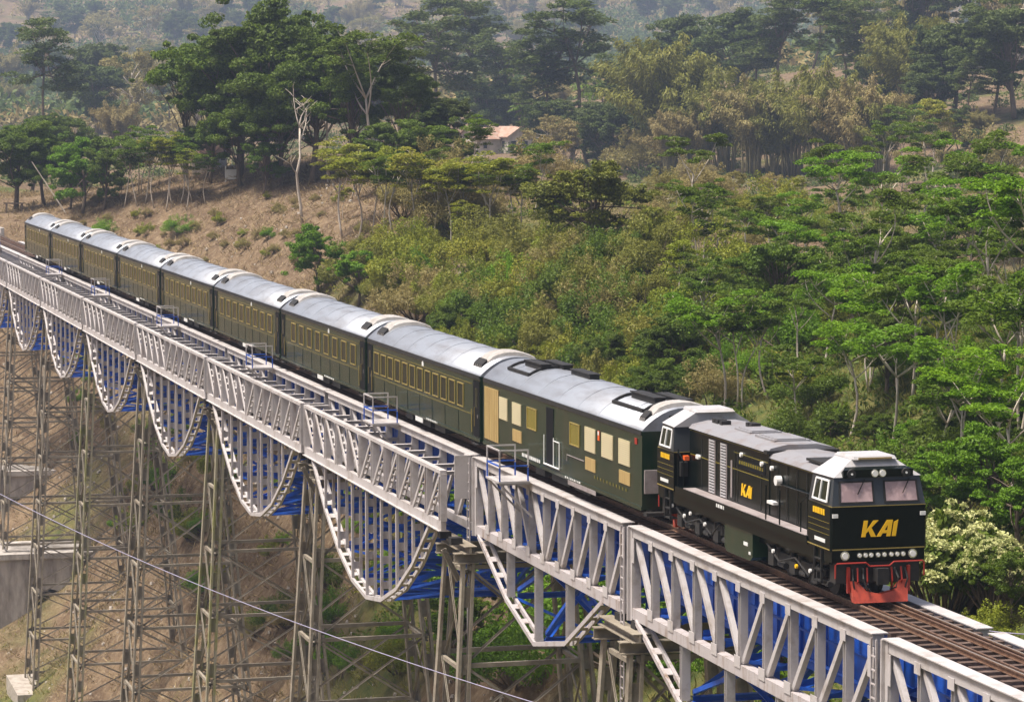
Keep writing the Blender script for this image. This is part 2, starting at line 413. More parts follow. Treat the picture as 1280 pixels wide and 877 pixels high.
def beam(parent, name, p, q, w, h, mkey, shape='box', side=None, pitch=None):
    """a straight member from p to q; w across, h deep"""
    p = Vector(p); q = Vector(q); t = q-p; ln = t.length; t.normalize()
    if side is None:
        side = Vector((0, 0, 1)).cross(t)
        if side.length < .05: side = Vector((0, 1, 0))
    s_ = (Vector(side)-t*t.dot(Vector(side))).normalized(); u_ = t.cross(s_)
    c = (p+q)/2
    if parent is not None: c = c-Vector(parent.location if parent.parent is None else parent.matrix_world.translation)
    m = Matrix((( t.x*ln, s_.x*w, u_.x*h, c.x), (t.y*ln, s_.y*w, u_.y*h, c.y), (t.z*ln, s_.z*w, u_.z*h, c.z), (0, 0, 0, 1)))
    n = max(2, round(ln/pitch)) if pitch else 0
    return link(name, unit(shape, mkey, n), parent, m)

# ------------------------------------------------------------------ track
track = empty('railway_track', (0, 0, 0), 'single railway track of rusty rails on dark timber sleepers', None, None, 'structure')
XR0, XR1 = -292.0, 46.0
for y in (-.57, .57):
    b = MB(); b.box((XR0, y-.035, -.045), (XR1, y+.035, -.012)); b.box((XR0, y-.009, -.135), (XR1, y+.009, -.045)); b.box((XR0, y-.06, -.155), (XR1, y+.06, -.135))
    b.mat(1).box((XR0, y-.026, -.012), (XR1, y+.026, 0))
    b.build('rail', [M['rail'], M['railtop']], track)
for y in (-.36, .36):
    b = MB(); b.box((XR0, y-.028, -.05), (XR1, y+.028, -.02)); b.box((XR0, y-.009, -.135), (XR1, y+.009, -.05)); b.box((XR0, y-.06, -.155), (XR1, y+.06, -.135))
    b.build('guard_rail', M['rail'], track)
rs = random.Random(4)
sl_mesh = MB().box((-.12, -1.14, -.16), (.12, 1.14, 0)).mesh('sleeper', M['sleeper'])
xs = [XR1-.3-.64*i for i in range(int((XR1-XR0)/.64))]
for x in xs[:300]:
    o = link('sleeper', sl_mesh, track); o.location = (x+rs.uniform(-.02, .02), rs.uniform(-.05, .05), -.157); o.rotation_euler = (0, 0, rs.uniform(-.015, .015))
b = MB()
for x in xs[300:]: b.box((x-.12, -1.14, -.317), (x+.12, 1.14, -.157))
o = b.build('far_sleepers', M['sleeper'], track); o['kind'] = 'stuff'

# ------------------------------------------------------------------ truss spans
TX = [4.0, -18.0, -38.5]+[-38.5-28.45*k for k in range(1, 8)]     # tower centres; the wide girder begins beyond the third
ORD = ['first', 'second', 'third', 'fourth', 'fifth', 'sixth', 'seventh', 'eighth']
def stringers(sp, x0, x1, zb):
    for y in (-.62, .62):
        if y < 0:
            for i in range(1, 11): beam(sp, 'stiffener', (x0+(x1-x0)*i/11, y-.09, zb+.1), (x0+(x1-x0)*i/11, y-.09, -.45), .10, .03, 'blue', side=(0, 1, 0))
            for zz in (-1.25, -2.0): beam(sp, 'stay_pipe', (x0+.4, y-.22, zz), (x1-.4, y-.22, zz), .07, .07, 'blue')
        beam(sp, 'stringer', (x0+.3, y, (-.33+zb)/2), (x1-.3, y, (-.33+zb)/2), .16, -.33-zb, 'blue', 'ibeam')
def right_span(x0, x1, label):
    sp = empty('truss_span', ((x0+x1)/2, 0, -3.1), label, 'bridge span', 'narrow white truss spans under the locomotive end')
    x0 += .45; x1 -= .45
    n = 10; dx = (x1-x0)/n
    stringers(sp, x0, x1, -2.35)
    for s in (-1, 1):
        y = 1.45*s
        beam(sp, 'top_chord', (x0, y, -.31), (x1, y, -.31), .30, .33, 'white')
        beam(sp, 'top_flange', (x0-.1, y, -.143), (x1+.1, y, -.143), .46, .03, 'white')
        beam(sp, 'bottom_chord', (x0, y, -2.95), (x1, y, -2.95), .32, .36, 'white_rust')
        for i in range(n+1):
            x = x0+dx*i+(.12 if i == 0 else -.12 if i == n else 0)
            beam(sp, 'vertical', (x, y, -2.77), (x, y, -.475), .24, .20, 'white' if s < 0 else 'blue', 'ibeam', side=(0, 1, 0))
            if i in (0, n): beam(sp, 'gusset_plate', (x-.22, y-.14*1.12, -.9) if s < 0 else (x-.22, y+.14*1.12, -.9), (x+.22, y-.14*1.12, -.9) if s < 0 else (x+.22, y+.14*1.12, -.9), .025, .80, 'white')
        for i in range(1, n):
            x = x0+dx*i
            beam(sp, 'gusset_plate', (x-.2, y+.165*s, -.52), (x+.2, y+.165*s, -.52), .02, .30, 'white')
            beam(sp, 'gusset_plate', (x-.26, y+.175*s, -2.70), (x+.26, y+.175*s, -2.70), .02, .34, 'white')
        for i in range(n):
            zt, zb = -.49, -2.76             # the ties lean towards the middle of the span
            if i < n//2: beam(sp, 'diagonal', (x0+dx*i+.12, y, zt), (x0+dx*(i+1)-.12, y, zb), .16, .17, 'white' if s < 0 else 'blue', 'channel', side=(0, -s, 0))
            else: beam(sp, 'diagonal', (x0+dx*(i+1)-.12, y, zt), (x0+dx*i+.12, y, zb), .16, .17, 'white' if s < 0 else 'blue', 'channel', side=(0, -s, 0))
        # sagging lower chord under the girder
        L_ = x1-x0
        pts = [(x0+.03*L_, -3.14), (x0+.245*L_, -4.95), (x0+.445*L_, -5.95), (x0+.655*L_, -5.25), (x0+.88*L_, -3.14)]
        for (xa, za), (xb, zb) in zip(pts[:-1], pts[1:]):
            beam(sp, 'belly_chord', (xa, y*1.0, za), (xb, y, zb), .44, .16, 'white_rust' if s < 0 else 'blue', 'lace', pitch=1.25)
        for (xa, za) in pts[1:-1]:
            beam(sp, 'hanger', (xa, y, za+.10), (xa, y, -3.14), .28, .20, 'white' if s < 0 else 'blue', 'ibeam', side=(0, 1, 0))
    pm = [(a, z) for a, z in pts[1:-1]]
    for a, z in pm:
        beam(sp, 'cross_strut', (a, -1.2, z+.12), (a, 1.2, z+.12), .22, .20, 'blue', 'ibeam')
        beam(sp, 'sway_brace', (a, -1.2, z+.3), (a, 1.2, -3.15), .16, .14, 'blue', 'angle')
        beam(sp, 'sway_brace', (a+.12, 1.2, z+.3), (a+.12, -1.2, -3.15), .16, .14, 'blue', 'angle')
    for (a, z), (a2, z2) in zip(pm[:-1], pm[1:]):
        for s in (-1, 1):
            beam(sp, 'lateral_brace', (a, -1.2*s, z+.05), (a2, 1.2*s, z2+.05), .16, .10, 'blue', 'angle')
            beam(sp, 'stay', (a, 1.15*s, z+.35), (a2, 1.15*s, -3.3), .14, .14, 'blue', 'channel')
    for i in range(n):
        s = 1 if i % 2 else -1
        beam(sp, 'floor_brace', (x0+dx*i, -1.28*s, -2.72), (x0+dx*(i+1), 1.28*s, -2.72), .16, .10, 'blue', 'angle')
        beam(sp, 'floor_strut', (x0+dx*i, -1.28, -2.55), (x0+dx*i, 1.28, -2.55), .12, .14, 'blue', 'angle')
        for s in (-1, 1): beam(sp, 'floor_frame', (x0+dx*i, -1.28*s, -2.62), (x0+dx*i, .5*s, -2.05), .12, .10, 'blue', 'angle')
    return sp
def left_span(x0, x1, label):
    """x0 < x1; a narrow inner girder between two outer girders with deep curved belly chords"""
    sp = empty('truss_span', ((x0+x1)/2, 0, -3.1), label, 'bridge span', 'wide white truss spans with curved bellies')
    x0 += .4; x1 -= .4
    n = 11; dx = (x1-x0)/n
    stringers(sp, x0, x1, -2.2)
    for s in (-1, 1):
        y = 1.45*s; yo = 2.65*s
        beam(sp, 'top_chord', (x0, y, -.30), (x1, y, -.30), .28, .31, 'white')
        beam(sp, 'top_flange', (x0-.3, y, -.143), (x1+.3, y, -.143), .46, .03, 'white')
        beam(sp, 'inner_bottom_chord', (x0, y, -2.95), (x1, y, -2.95), .26, .30, 'white')
        beam(sp, 'outer_top_chord', (x0, yo, -.80), (x1, yo, -.80), .26, .14, 'white')
        beam(sp, 'outer_bottom_chord', (x0, yo, -2.90), (x1, yo, -2.90), .20, .36, 'white')
        beam(sp, 'bottom_flange', (x0, yo, -3.095), (x1, yo, -3.095), .40, .03, 'white')
        for i in range(n+1):
            x = x0+dx*i+(.14 if i == 0 else -.14 if i == n else 0)
            beam(sp, 'inner_vertical', (x, y, -2.79), (x, y, -.46), .26, .20, 'white', 'ibeam', side=(0, 1, 0))
            beam(sp, 'outer_vertical', (x, yo, -2.71), (x, yo, -.88), .26, .36, ('white_rust' if i % 3 == 1 else 'white') if s < 0 else 'blue', 'channel', side=(0, s, 0))
            beam(sp, 'cross_strut', (x, y+.16*s, -.84), (x, yo-.14*s, -.84), .26, .14, 'white', 'ibeam')
            if i < n:
                if i < n//2: beam(sp, 'outer_diagonal', (x0+dx*i+.2, yo, -.9), (x0+dx*(i+1)-.2, yo, -2.7), .24, .16, 'white', 'lace', side=(0, 1, 0), pitch=.45)
                else: beam(sp, 'outer_diagonal', (x0+dx*(i+1)-.2, yo, -.9), (x0+dx*i+.2, yo, -2.7), .24, .16, 'white', 'lace', side=(0, 1, 0), pitch=.45)
                a, c = ((x0+dx*i+.1, x0+dx*(i+1)-.1) if i < n//2 else (x0+dx*(i+1)-.1, x0+dx*i+.1))
                beam(sp, 'inner_diagonal', (a, y, -.48), (c, y, -2.78), .12, .16, 'white', 'channel', side=(0, -s, 0))
        L_ = x1-x0; xa0 = x0+1.9; xa1 = x1-2.0; m = 8
        mid = .5
        pts = []
        for k in range(m+1):
            t = k/m
            xx = xa0+(xa1-xa0)*t
            tt = (t-.5)*2
            pts.append((xx, -3.14-4.66*(1-abs(tt)**1.9)))
        for (xa, za), (xb, zb) in zip(pts[:-1], pts[1:]):
            beam(sp, 'belly_chord', (xa, yo-.12*s, za), (xb, yo-.12*s, zb), .52, .17, 'white' if s < 0 else 'blue', 'lace', pitch=.95)
        for k, (xa, za) in enumerate(pts[1:-1]):
            beam(sp, 'hanger', (xa, yo-.12*s, za+.1), (xa, yo-.12*s, -3.12), .48, .15, 'white_rust' if s < 0 else 'blue', 'lace', side=(0, 1, 0), pitch=1.1)
    for k, (xa, za) in enumerate(pts[1:-1]):
        beam(sp, 'frame_strut', (xa, -2.25, za+.12), (xa, 2.25, za+.12), .20, .22, 'blue', 'ibeam')
        if za < -4.6:
            zt = -3.4 if za > -6 else (za-3.3)/2
            beam(sp, 'sway_brace', (xa, -2.25, za+.3), (xa, 2.25, zt), .16, .14, 'blue', 'angle')
            beam(sp, 'sway_brace', (xa+.1, 2.25, za+.3), (xa+.1, -2.25, zt), .16, .14, 'blue', 'angle')
            if za < -6:
                beam(sp, 'frame_strut', (xa, -2.25, zt+.1), (xa, 2.25, zt+.1), .16, .18, 'blue', 'ibeam')
                beam(sp, 'sway_brace', (xa, -2.25, zt+.3), (xa, 2.25, -3.3), .16, .14, 'blue', 'angle')
                beam(sp, 'sway_brace', (xa+.1, 2.25, zt+.3), (xa+.1, -2.25, -3.3), .16, .14, 'blue', 'angle')
    for k in range(1, m-1):
        (a, z), (a2, z2) = pts[k], pts[k+1]
        for s in (-1, 1): beam(sp, 'lateral_brace', (a, -2.3*s, z), (a2, 2.3*s, z2), .18, .10, 'blue', 'angle')
    for i in range(n):
        s = 1 if i % 2 else -1
        beam(sp, 'floor_brace', (x0+dx*i, -1.28*s, -2.72), (x0+dx*(i+1), 1.28*s, -2.72), .16, .10, 'blue', 'angle')
        for s in (-1, 1): beam(sp, 'floor_frame', (x0+dx*i, -1.28*s, -2.75), (x0+dx*i, .5*s, -1.95), .12, .10, 'blue', 'angle')
    return sp
right_span(4, 26, 'white truss span carrying bare track ahead of the locomotive')
right_span(-18, 4, 'white truss span with sagging lower chord beneath the locomotive')
right_span(-38.5, -18, 'white truss span with shallow flat-bottomed belly under the power car')
for k in range(7):
    left_span(TX[k+3], TX[k+2], 'wide white truss span with deep curved belly, %s beyond the tower with broad gusset' % ORD[k])

# ------------------------------------------------------------------ trestle towers
def tower(k, xc, label, zb, wide, mk='steel', ladder=False, pedestal=None):
    """four raking lattice legs, struts and crossed braces"""
    t = empty('trestle_tower', (xc, 0, zb), label, 'bridge tower', 'lattice steel trestle towers under the bridge')
    zt = -4.1; yt = 2.15 if wide else 1.75; hx = 1.45
    def leg(sx, sy, z):
        dz = zt-z
        return Vector((xc+sx*(hx+dz*.055), sy*(yt+dz*(.058 if sy < 0 else .088)), z))
    for sx in (-1, 1):
        for sy in (-1, 1):
            beam(t, 'leg', leg(sx, sy, zb+.25), leg(sx, sy, zt-.02), .50, .36, 'moss_steel' if (sy < 0 and mk == 'moss_steel') else 'steel', 'lace', side=(0, 1, 0), pitch=2.6)
    beam(t, 'cap_beam', (xc-hx, -yt-.55, zt+.2), (xc-hx, yt+.55, zt+.2), .42, .4, 'steel', 'ibeam')
    beam(t, 'cap_beam', (xc+hx, -yt-.55, zt+.2), (xc+hx, yt+.55, zt+.2), .42, .4, 'steel', 'ibeam')
    for sy in (-1, 1):
        beam(t, 'cap_beam', (xc-hx-.5, sy*yt, zt+.55), (xc+hx+.5, sy*yt, zt+.55), .5, .3, 'steel', 'ibeam')
        for sx in (-1, 1):
            beam(t, 'bearing', (xc+sx*.9, sy*(2.5 if wide else 1.45), zt+.68), (xc+sx*.9, sy*(2.5 if wide else 1.45), -3.16), .45, .5, 'dark')
    if wide:
        for sy in (-1, 1):
            beam(t, 'bracket', (xc, sy*yt, zt-.9), (xc, sy*2.75, zt+.35), .24, .2, 'steel', 'channel')
    h = zt-zb; n = max(2, round(h/3.9)); zs = [zt-.15-(h-.8)*i/n for i in range(n+1)]
    for i, z in enumerate(zs):
        for sx in (-1, 1):
            a, b_ = leg(sx, -1, z), leg(sx, 1, z)
            beam(t, 'cross_strut', a, b_, .18, .17, 'steel', 'channel')
        for sy in (-1, 1): beam(t, 'side_strut', leg(-1, sy, z-.2), leg(1, sy, z-.2), .14, .15, 'steel', 'channel')
        if i < n:
            z2 = zs[i+1]
            for sx in (-1, 1):
                o_ = Vector((.07*sx, 0, 0))
                beam(t, 'brace', leg(sx, -1, z)+o_, leg(sx, 1, z2)+o_, .10, .09, 'steel', 'angle')
                beam(t, 'brace', leg(sx, 1, z)-o_, leg(sx, -1, z2)-o_, .10, .09, 'steel', 'angle')
            for sy in (-1, 1):
                o_ = Vector((0, .07*sy, 0))
                beam(t, 'side_brace', leg(-1, sy, z)+o_, leg(1, sy, z2)+o_, .085, .08, 'steel', 'angle')
                beam(t, 'side_brace', leg(1, sy, z)-o_, leg(-1, sy, z2)-o_, .085, .08, 'steel', 'angle')
    if pedestal is None:
        pa, pb = leg(-1, -1, zb), leg(1, 1, zb)
        MB().box((pa.x-xc-1.6, pa.y-1.6, -8.0), (pb.x-xc+1.6, pb.y+1.6, .25)).build('footing', M['stone'], t)
    if ladder:
        xl = xc+.05; yl = -1.72
        post = MB(); post.box((.18, -1.62, -3.2-zb), (.62, -1.50, -.16-zb)); post.box((.36, -1.72, -3.2-zb), (.44, -1.62, -.16-zb))
        post.build('ladder_post', M['white'], t)
        la = MB(); zlo = max(zb+1, -19)
        for xx in (-.17, .17): la.box((xx-.025, -1.78, zlo-zb), (xx+.025, -1.73, -.2-zb))
        lo = la.build('ladder', M['white_rust'], t)
        rg = MB().box((-.145, -.018, -.018), (.145, .018, .018)).mesh('rung', M['white_rust'])
        z = zlo+.2
        while z < -.3:
            r_ = link('rung', rg, lo); r_.location = (0, -1.755, z-zb); z += .36
    return t
TOWER_LABELS = ['weathered trestle tower with ladder beneath the locomotive nose', 'weathered trestle tower with ladder beneath the locomotive tail',
 'weathered trestle tower with ladder and broad gusset where the girder widens'] + ['weathered lattice trestle tower, %s beyond the broad gusset tower' % w for w in ORD]
for k, xc in enumerate(TX):
    zb = float(np.min([gz(xc-3, -4, False), gz(xc+3, 4, False), gz(xc+3, -4, False), gz(xc-3, 4, False)]))+.5
    ped = None
    if k == 8: zb, ped = -27.2, 1
    if k == 9: zb, ped = -23.0, 1
    tower(k, xc, TOWER_LABELS[k], zb, k >= 2, 'moss_steel' if k in (6, 4) else 'steel', k < 3, ped)
tower(10, 26.0, 'short trestle tower standing ahead of the locomotive on the near bank', float(gz(26, 0))+.5, False)
# broad gusset plates where the narrow girder meets the wide one
tw = [o for o in COL.objects if o.name.startswith('trestle_tower')][2]
for s in (-1, 1):
    b = MB(); b.box((.42, 1.64*s, 1.30), (.47, 2.30*s, 2.97)); b.box((-.35, 1.66*s, 1.35), (.42, 1.72*s, 2.95))
    gp = b.build('gusset_plate', M['white'], tw); gp.location = (-.5, 0, -3.1-tw.location.z)

# masonry pedestals carrying the far towers
def pedestal(xc, x0, x1, y0, y1, zt, zb, label):
    p = empty('masonry_pedestal', (xc, (y0+y1)/2, zb), label, 'bridge pier', 'stained masonry pedestals under the far towers')
    L_ = lambda v: (v[0]-xc, v[1]-(y0+y1)/2, v[2]-zb)
    # shaft with two arched recesses on the face towards the bend
    b = MB(); ys = np.linspace(y0, y1, 3)
    b.box(L_((x0, y0, zb)), L_((x1-2.6, y1, zt-.5)))
    w = (y1-y0)
    prof = []
    b.build('shaft', M['concrete'], p)
    # front leaf with one arched opening
    fb = MB()
    m_ = y0+w*.52; ow = w*.22; zz = zb+(zt-zb)*.30; oh = (zt-zb)*.36
    arc = [(m_-ow/2*math.cos(math.pi*t/8), zz+oh*.55+oh*.45*math.sin(math.pi*t/8)) for t in range(9)]
    outl = [(y0, zb), (m_-ow/2, zb)]+arc+[(m_+ow/2, zb), (y1, zb), (y1, zt-.5), (y0, zt-.5)]
    fb.loft([[L_((x1-2.59, y, z)) for y, z in outl], [L_((x1, y, z)) for y, z in outl]])
    fb.build('arched_face', M['concrete'], p)
    MB().box(L_((x0-.25, y0-.25, zt-.5)), L_((x1+.25, y1+.25, zt))).build('coping', M['concrete'], p)
    return p
pedestal(TX[8], TX[8]-4, TX[8]+4.2, -5.5, 5.9, -27.2, -37, 'stained masonry pedestal with arched recesses, the larger and lower one')
pedestal(TX[9], TX[9]-3.5, TX[9]+3.5, -4.6, 4.9, -23.0, -31, 'stained masonry pedestal farther along the bank, the smaller and higher one')
# abutments at both ends
for (x0, x1, lab) in ((-294, -265.5, 'concrete abutment at the far end of the bridge'), (26.9, 48, 'concrete abutment at the near end of the bridge')):
    b = MB(); b.box((x0, -2.6, -9), (x1, 2.6, -.36)); b.box((x0, -2.6, -.36), (x1, -2.2, .15)); b.box((x0, 2.2, -.36), (x1, 2.6, .15))
    tag(b.build('bridge_abutment', M['concrete']), lab, 'abutment')

# ------------------------------------------------------------------ refuge platforms on the near side of the deck
def refuge(x, label):
    r_ = empty('refuge_platform', (x, -1.7, -.12), label, 'platform', 'railed refuge platforms along the deck')
    MB().box((-.95, -1.15, -.04), (.95, 0, .03)).build('floor_plate', M['white'], r_)
    for xx in (-.85, .85):
        b = MB(); b.bar((xx, -1.1, -.075), (xx, .02, -.075), .07); b.build('bracket_arm', M['white'], r_)
        b = MB(); b.bar((xx, -1.05, -.1), (xx, .12, -1.3), .07); b.build('bracket_strut', M['white'], r_)
    for xx in (-.9, .9):
        for yy in (-1.1, -.05):
            b = MB(); b.box((xx-.025, yy-.025, .03), (xx+.025, yy+.025, .52)); b.mat(1).box((xx-.025, yy-.025, .52), (xx+.025, yy+.025, 1.12))
            b.build('post', [M['blue'], M['white']], r_)
    b = MB()
    b.mat(0).bar((-.93, -1.1, 1.14), (.93, -1.1, 1.14), .05)
    for xx in (-.9, .9): b.bar((xx, -1.12, 1.14), (xx, -.03, 1.14), .05)
    b.build('top_rail', M['white'], r_)
    b = MB(); b.bar((-.9, -1.1, .58), (.9, -1.1, .58), .05)
    for xx in (-.9, .9): b.bar((xx, -1.1, .58), (xx, -.05, .58), .05)
    b.build('mid_rail', M['blue'], r_)
for x, l in ((-30.6, 'railed refuge platform beside the power car'), (-51.9, 'railed refuge platform beside the first passenger coach'), (-81.1, 'railed refuge platform beside the third passenger coach'),
             (-113, 'railed refuge platform beside the fourth passenger coach'), (-145.4, 'railed refuge platform beside the sixth passenger coach'), (-174.6, 'railed refuge platform beside the seventh passenger coach'), (-226, 'railed refuge platform beyond the tail of the train')):
    refuge(x, l)

# overhead cables
def cable(p, q, sag, label, r=.03):
    p = Vector(p); q = Vector(q)
    pts = [p.lerp(q, t/24)-Vector((0, 0, sag*4*(t/24)*(1-t/24))) for t in range(25)]
    tag(MB().tube(pts, r, 5).build('overhead_cable', M['cable']), label, 'cable')
cable(at(-60, 585, 150), at(760, 905, 92), .8, 'pale sagging cable strung across in front of the trestle towers', .017)
cable(at(1130, 763, 100), at(1400, 789, 78), .35, 'grey cable running past the blossoming shrub', .02)

# ------------------------------------------------------------------ train: coaches (local frame: x from the front end backwards is negative, z from rail)
HB, HE, HW = .47, 2.98, 1.48
CAR, PITCH, XF = 20.45, 20.92, -16.76
def roof_z(y):                       # arched roof
    return HE+.72*(1-(abs(y)/HW)**2.3)
ROOF_Y = [HW*math.sin(math.pi/2*(i/8-1)) for i in range(17)]
def wheelset(par, x, r=.39):
    w = MB()
    for s in (-1, 1):
        w.cyl((x, .57*s, r), (0, 1, 0), r, .12, 20); w.cyl((x, .63*s, r), (0, 1, 0), r*.45, .08, 12)
    w.cyl((x, 0, r), (0, 1, 0), .08, 1.2, 8)
    return w.build('wheelset', M['dark'], par)
def coach_bogie(root, x):
    b = MB()
    for s in (-1, 1):
        b.prism_y([(x-1.7, .55), (x-1.5, .35), (x-.6, .38), (x-.3, .25), (x+.3, .25), (x+.6, .38), (x+1.5, .35), (x+1.7, .55), (x+1.2, .62), (x-1.2, .62)], .82*s, .95*s)
        for xx in (-1.1, 1.1): b.box((x+xx-.18, .96*s, .25), (x+xx+.18, 1.08*s, .55))
        b.cyl((x-.2, .98*s, .35), (0, 0, 1), .12, .35, 10); b.cyl((x+.2, .98*s, .35), (0, 0, 1), .12, .35, 10)
    b.box((x-.3, -.82, .3), (x+.3, .82, .5))
    o = b.build('bogie', M['dark'], root)
    for xx in (-1.1, 1.1): wheelset(o, x+xx)
def body_shell(root, open_front=False):
    b = MB()
    prof = [(-HW, HB), (HW, HB), (HW+.015, 1.5), (HW, HE), (-HW, HE), (-HW-.015, 1.5)]
    b.prism_x(prof, -CAR, 0)
    b.box((-CAR, -HW-.03, HB-.02), (0, -HW-.002, HB+.10)); b.box((-CAR, HW+.002, HB-.02), (0, HW+.03, HB+.10))
    o = b.build('body', M['green'], root)
    g = MB()
    for s in (-1, 1): g.box((-CAR+.05, (HW+.004)*s, HE-.13), (-.05, (HW+.03)*s, HE+.02))
    g.build('gutter', M['dark'], root)
    r_ = MB()
    outer = [(y*1.012, roof_z(y)+.005) for y in ROOF_Y]
    r_.prism_x([(-HW, HE+.002)]+outer[1:-1]+[(HW, HE+.002)], -CAR+.02, -.02)
    ro = r_.build('roof', M['roof'], root, True)
    try:
        for p in ro.data.polygons: p.use_smooth = len(p.vertices) == 4
    except Exception: pass
    rb = MB()
    for xx in np.arange(-CAR+2.6, -2.2, 2.55):        # welded roof seams
        ring = [(y, roof_z(y)+.012) for y in ROOF_Y]
        for (ya, za), (yb, zb_) in zip(ring[:-1], ring[1:]): rb.bar((xx, ya, za), (xx, yb, zb_), .05, .02, up=(0, -1 if ya < 0 else 1, 1))
    rb.build('roof_seam', M['roof'], root)
    return o
def gangway(root):
    b = MB()
    for i in range(5): x = .03+i*.085; b.box((x, -.72, .85), (x+.05, .72, 3.2)); b.box((x+.05, -.68, .9), (x+.085, .68, 3.15))
    b.build('gangway_bellows', M['navy'], root)
    MB().box((.02, -.12, .62), (.45, .12, .84)).build('coupler', M['dark'], root)
def roof_pod(root, x0, x1):
    """cream casing wrapped over the roof with a dark intake at its foot"""
    b = MB()
    ys = [-.98+i*(2.1/10) for i in range(11)]
    rings = []
    for y in ys:
        e = min(1, (y+.98)/.25+.35, (1.12-y)/.25+.35); z = roof_z(y); t = .17*e
        rings.append([(x0, y, z-.06), (x0+.04, y, z+t*.8), (x0+.14, y, z+t), (x1-.14, y, z+t), (x1-.04, y, z+t*.8), (x1, y, z-.06)])
    b.loft(rings)
    o = b.build('roof_unit', M['pod'], root)
    z = roof_z(-1.12)
    d = MB(); d.prism_x([(-1.24, roof_z(-1.24)-.04), (-.99, roof_z(-.99)-.04), (-.99, roof_z(-.99)+.16), (-1.2, roof_z(-1.24)+.15)], x0+.1, x1-.1)
    for i in range(5): d.mat(1).bar((x0+.15+i*(x1-x0-.3)/4, -1.245, roof_z(-1.24)), (x0+.15+i*(x1-x0-.3)/4, -1.21, roof_z(-1.24)+.13), .03)
    d.build('air_intake', [M['dark'], M['pod']], o)
_parts = {}
def pane_unit(kind):
    """a window: raised frame with the pane set behind it; unit size 1 x 1, facing -y"""
    if kind in _parts: return _parts[kind]
    t = .055; b = MB()
    tz = .045
    b.box((-.5, -.03, -.5), (-.5+t, .01, .5)); b.box((.5-t, -.03, -.5), (.5, .01, .5)); b.box((-.5+t, -.03, .5-tz), (.5-t, .01, .5)); b.box((-.5+t, -.03, -.5), (.5-t, .01, -.5+tz))
    fr = b.mesh('window_frame', M['gold'])
    p = MB().box((-.5+t, -.012, -.5+tz), (.5-t, .008, .5-tz)).mesh('pane', M['goldpane'] if kind == 'gold' else M['pane'])
    _parts[kind] = (fr, p); return _parts[kind]
def window(root, x, z, w, h, kind='dark', side=-1):
    fr, p = pane_unit(kind)
    m = Matrix.Translation((x, (HW+.012)*side, z)) @ Matrix.Diagonal((w, 1 if side < 0 else -1, h, 1))
    o = link('window', fr, root, m); link('pane', p, o)
def end_door(root, x):
    for s in (-1, 1):
        b = MB(); y = (HW+.016)*s
        b.box((x-.50, y-.006, .62), (x+.50, y+.006, 2.78)); b.mat(1).box((x-.30, y-.02 if s < 0 else y, 1.0), (x-.27, y if s < 0 else y+.02, 1.75)); b.mat(2).box((x-.2, y-.012, 1.75), (x+.2, y+.012, 2.5))
        d = b.build('door', [M['navy'], M['gold'], M['pane']], root)
        MB().box((x+.26, y-.035 if s < 0 else y+.006, 1.35), (x+.31, y-.006 if s < 0 else y+.035, 1.5)).build('handle', M['chrome'], d)
def under_gear(root, seed):
    r_ = random.Random(seed)
    b = MB(); b.box((-CAR+.3, -1.15, .42), (-.3, 1.15, HB+.05))
    b.build('underframe', M['dark'], root)
    for x, w in ((-7.4, 1.8), (-10.2, 2.3), (-12.9, 1.2)):
        for s in (-1, 1):
            MB().box((x-w/2, .75*s, .12), (x+w/2, 1.3*s, .43)).build('equipment_box', M['dark'], root)
    b = MB()
    x = -7.0
    for i in range(9):
        w = r_.uniform(.06, .22); b.box((x, -HW-.036, HB+.02), (x-w, -HW-.031, HB+.085)); x -= w+r_.uniform(.04, .14)
    b.build('sole_bar_marks', M['whiteplain'], root)
def emblem(root, x):
    b = MB(); y = -HW-.022
    b.box((x-.16, y, 2.62), (x+.16, y+.006, 2.78)); b.box((x-.08, y, 2.78), (x+.08, y+.006, 2.84))
    b.build('coach_emblem', M['whiteplain'], root)
def passenger(k, nwin, x0, pitch, w, label, tail=False):
    root = empty('passenger_coach', (XF-PITCH*k, 0, 0), label, 'train coach', 'dark green passenger coaches of the train')
    body_shell(root); under_gear(root, k)
    for i in range(nwin):
        for s in (-1, 1): window(root, x0-pitch*i, 2.04, w, .94, 'dark', s)
    for x in (-.56, -CAR+.56): end_door(root, x)
    roof_pod(root, -2.2, -.75); roof_pod(root, -CAR+.75, -CAR+2.2)
    coach_bogie(root, -3.1); coach_bogie(root, -CAR+3.1)
    if not tail: gangway(root)
    else: gangway(root)
    emblem(root, -8.2 if k > 1 else -9.6)
    for i in range(9):
        xx = -1.25-(CAR-2.5)*i/8
        MB().box((xx-.012, -HW-.022, HB+.1), (xx+.012, -HW-.012, 1.40)).build('panel_seam', M['navy'], root)
    for xx in (-1.12, -CAR+1.12):
        b = MB(); b.tube([(xx, -HW-.06, .75), (xx, -HW-.07, 1.65)], .016, 5); b.build('grab_rail', M['gold'], root)
        MB().box((xx-.9 if xx < -10 else xx+.05, -HW-.10, HB-.16), (xx-.05 if xx < -10 else xx+.9, -HW+.1, HB-.12)).build('door_step', M['dark'], root)
    g = MB()
    for s in (-1, 1):
        y = (HW+.018)*s
        g.box((-CAR+1.3, y-.004, 1.42), (-1.3, y+.004, 1.45)); g.box((-CAR+1.3, y-.004, 2.60), (-1.3, y+.004, 2.63))
    g.build('gold_stripe', M['goldpane'], root)
    MB().box((-9.6, -HW-.034, .26), (-10.9, -HW-.01, .46)).build('lettered_board', M['whiteplain'], root)
    return root
COACH = ['first', 'second', 'third', 'fourth', 'fifth', 'sixth', 'seventh']
passenger(1, 12, -3.1, 1.40, 1.0, 'dark green coach with twelve narrow gold-framed windows coupled behind the power car')
passenger(2, 8, -2.6, 2.06, 1.15, 'dark green coach with eight gold-framed windows, second passenger coach behind the power car')
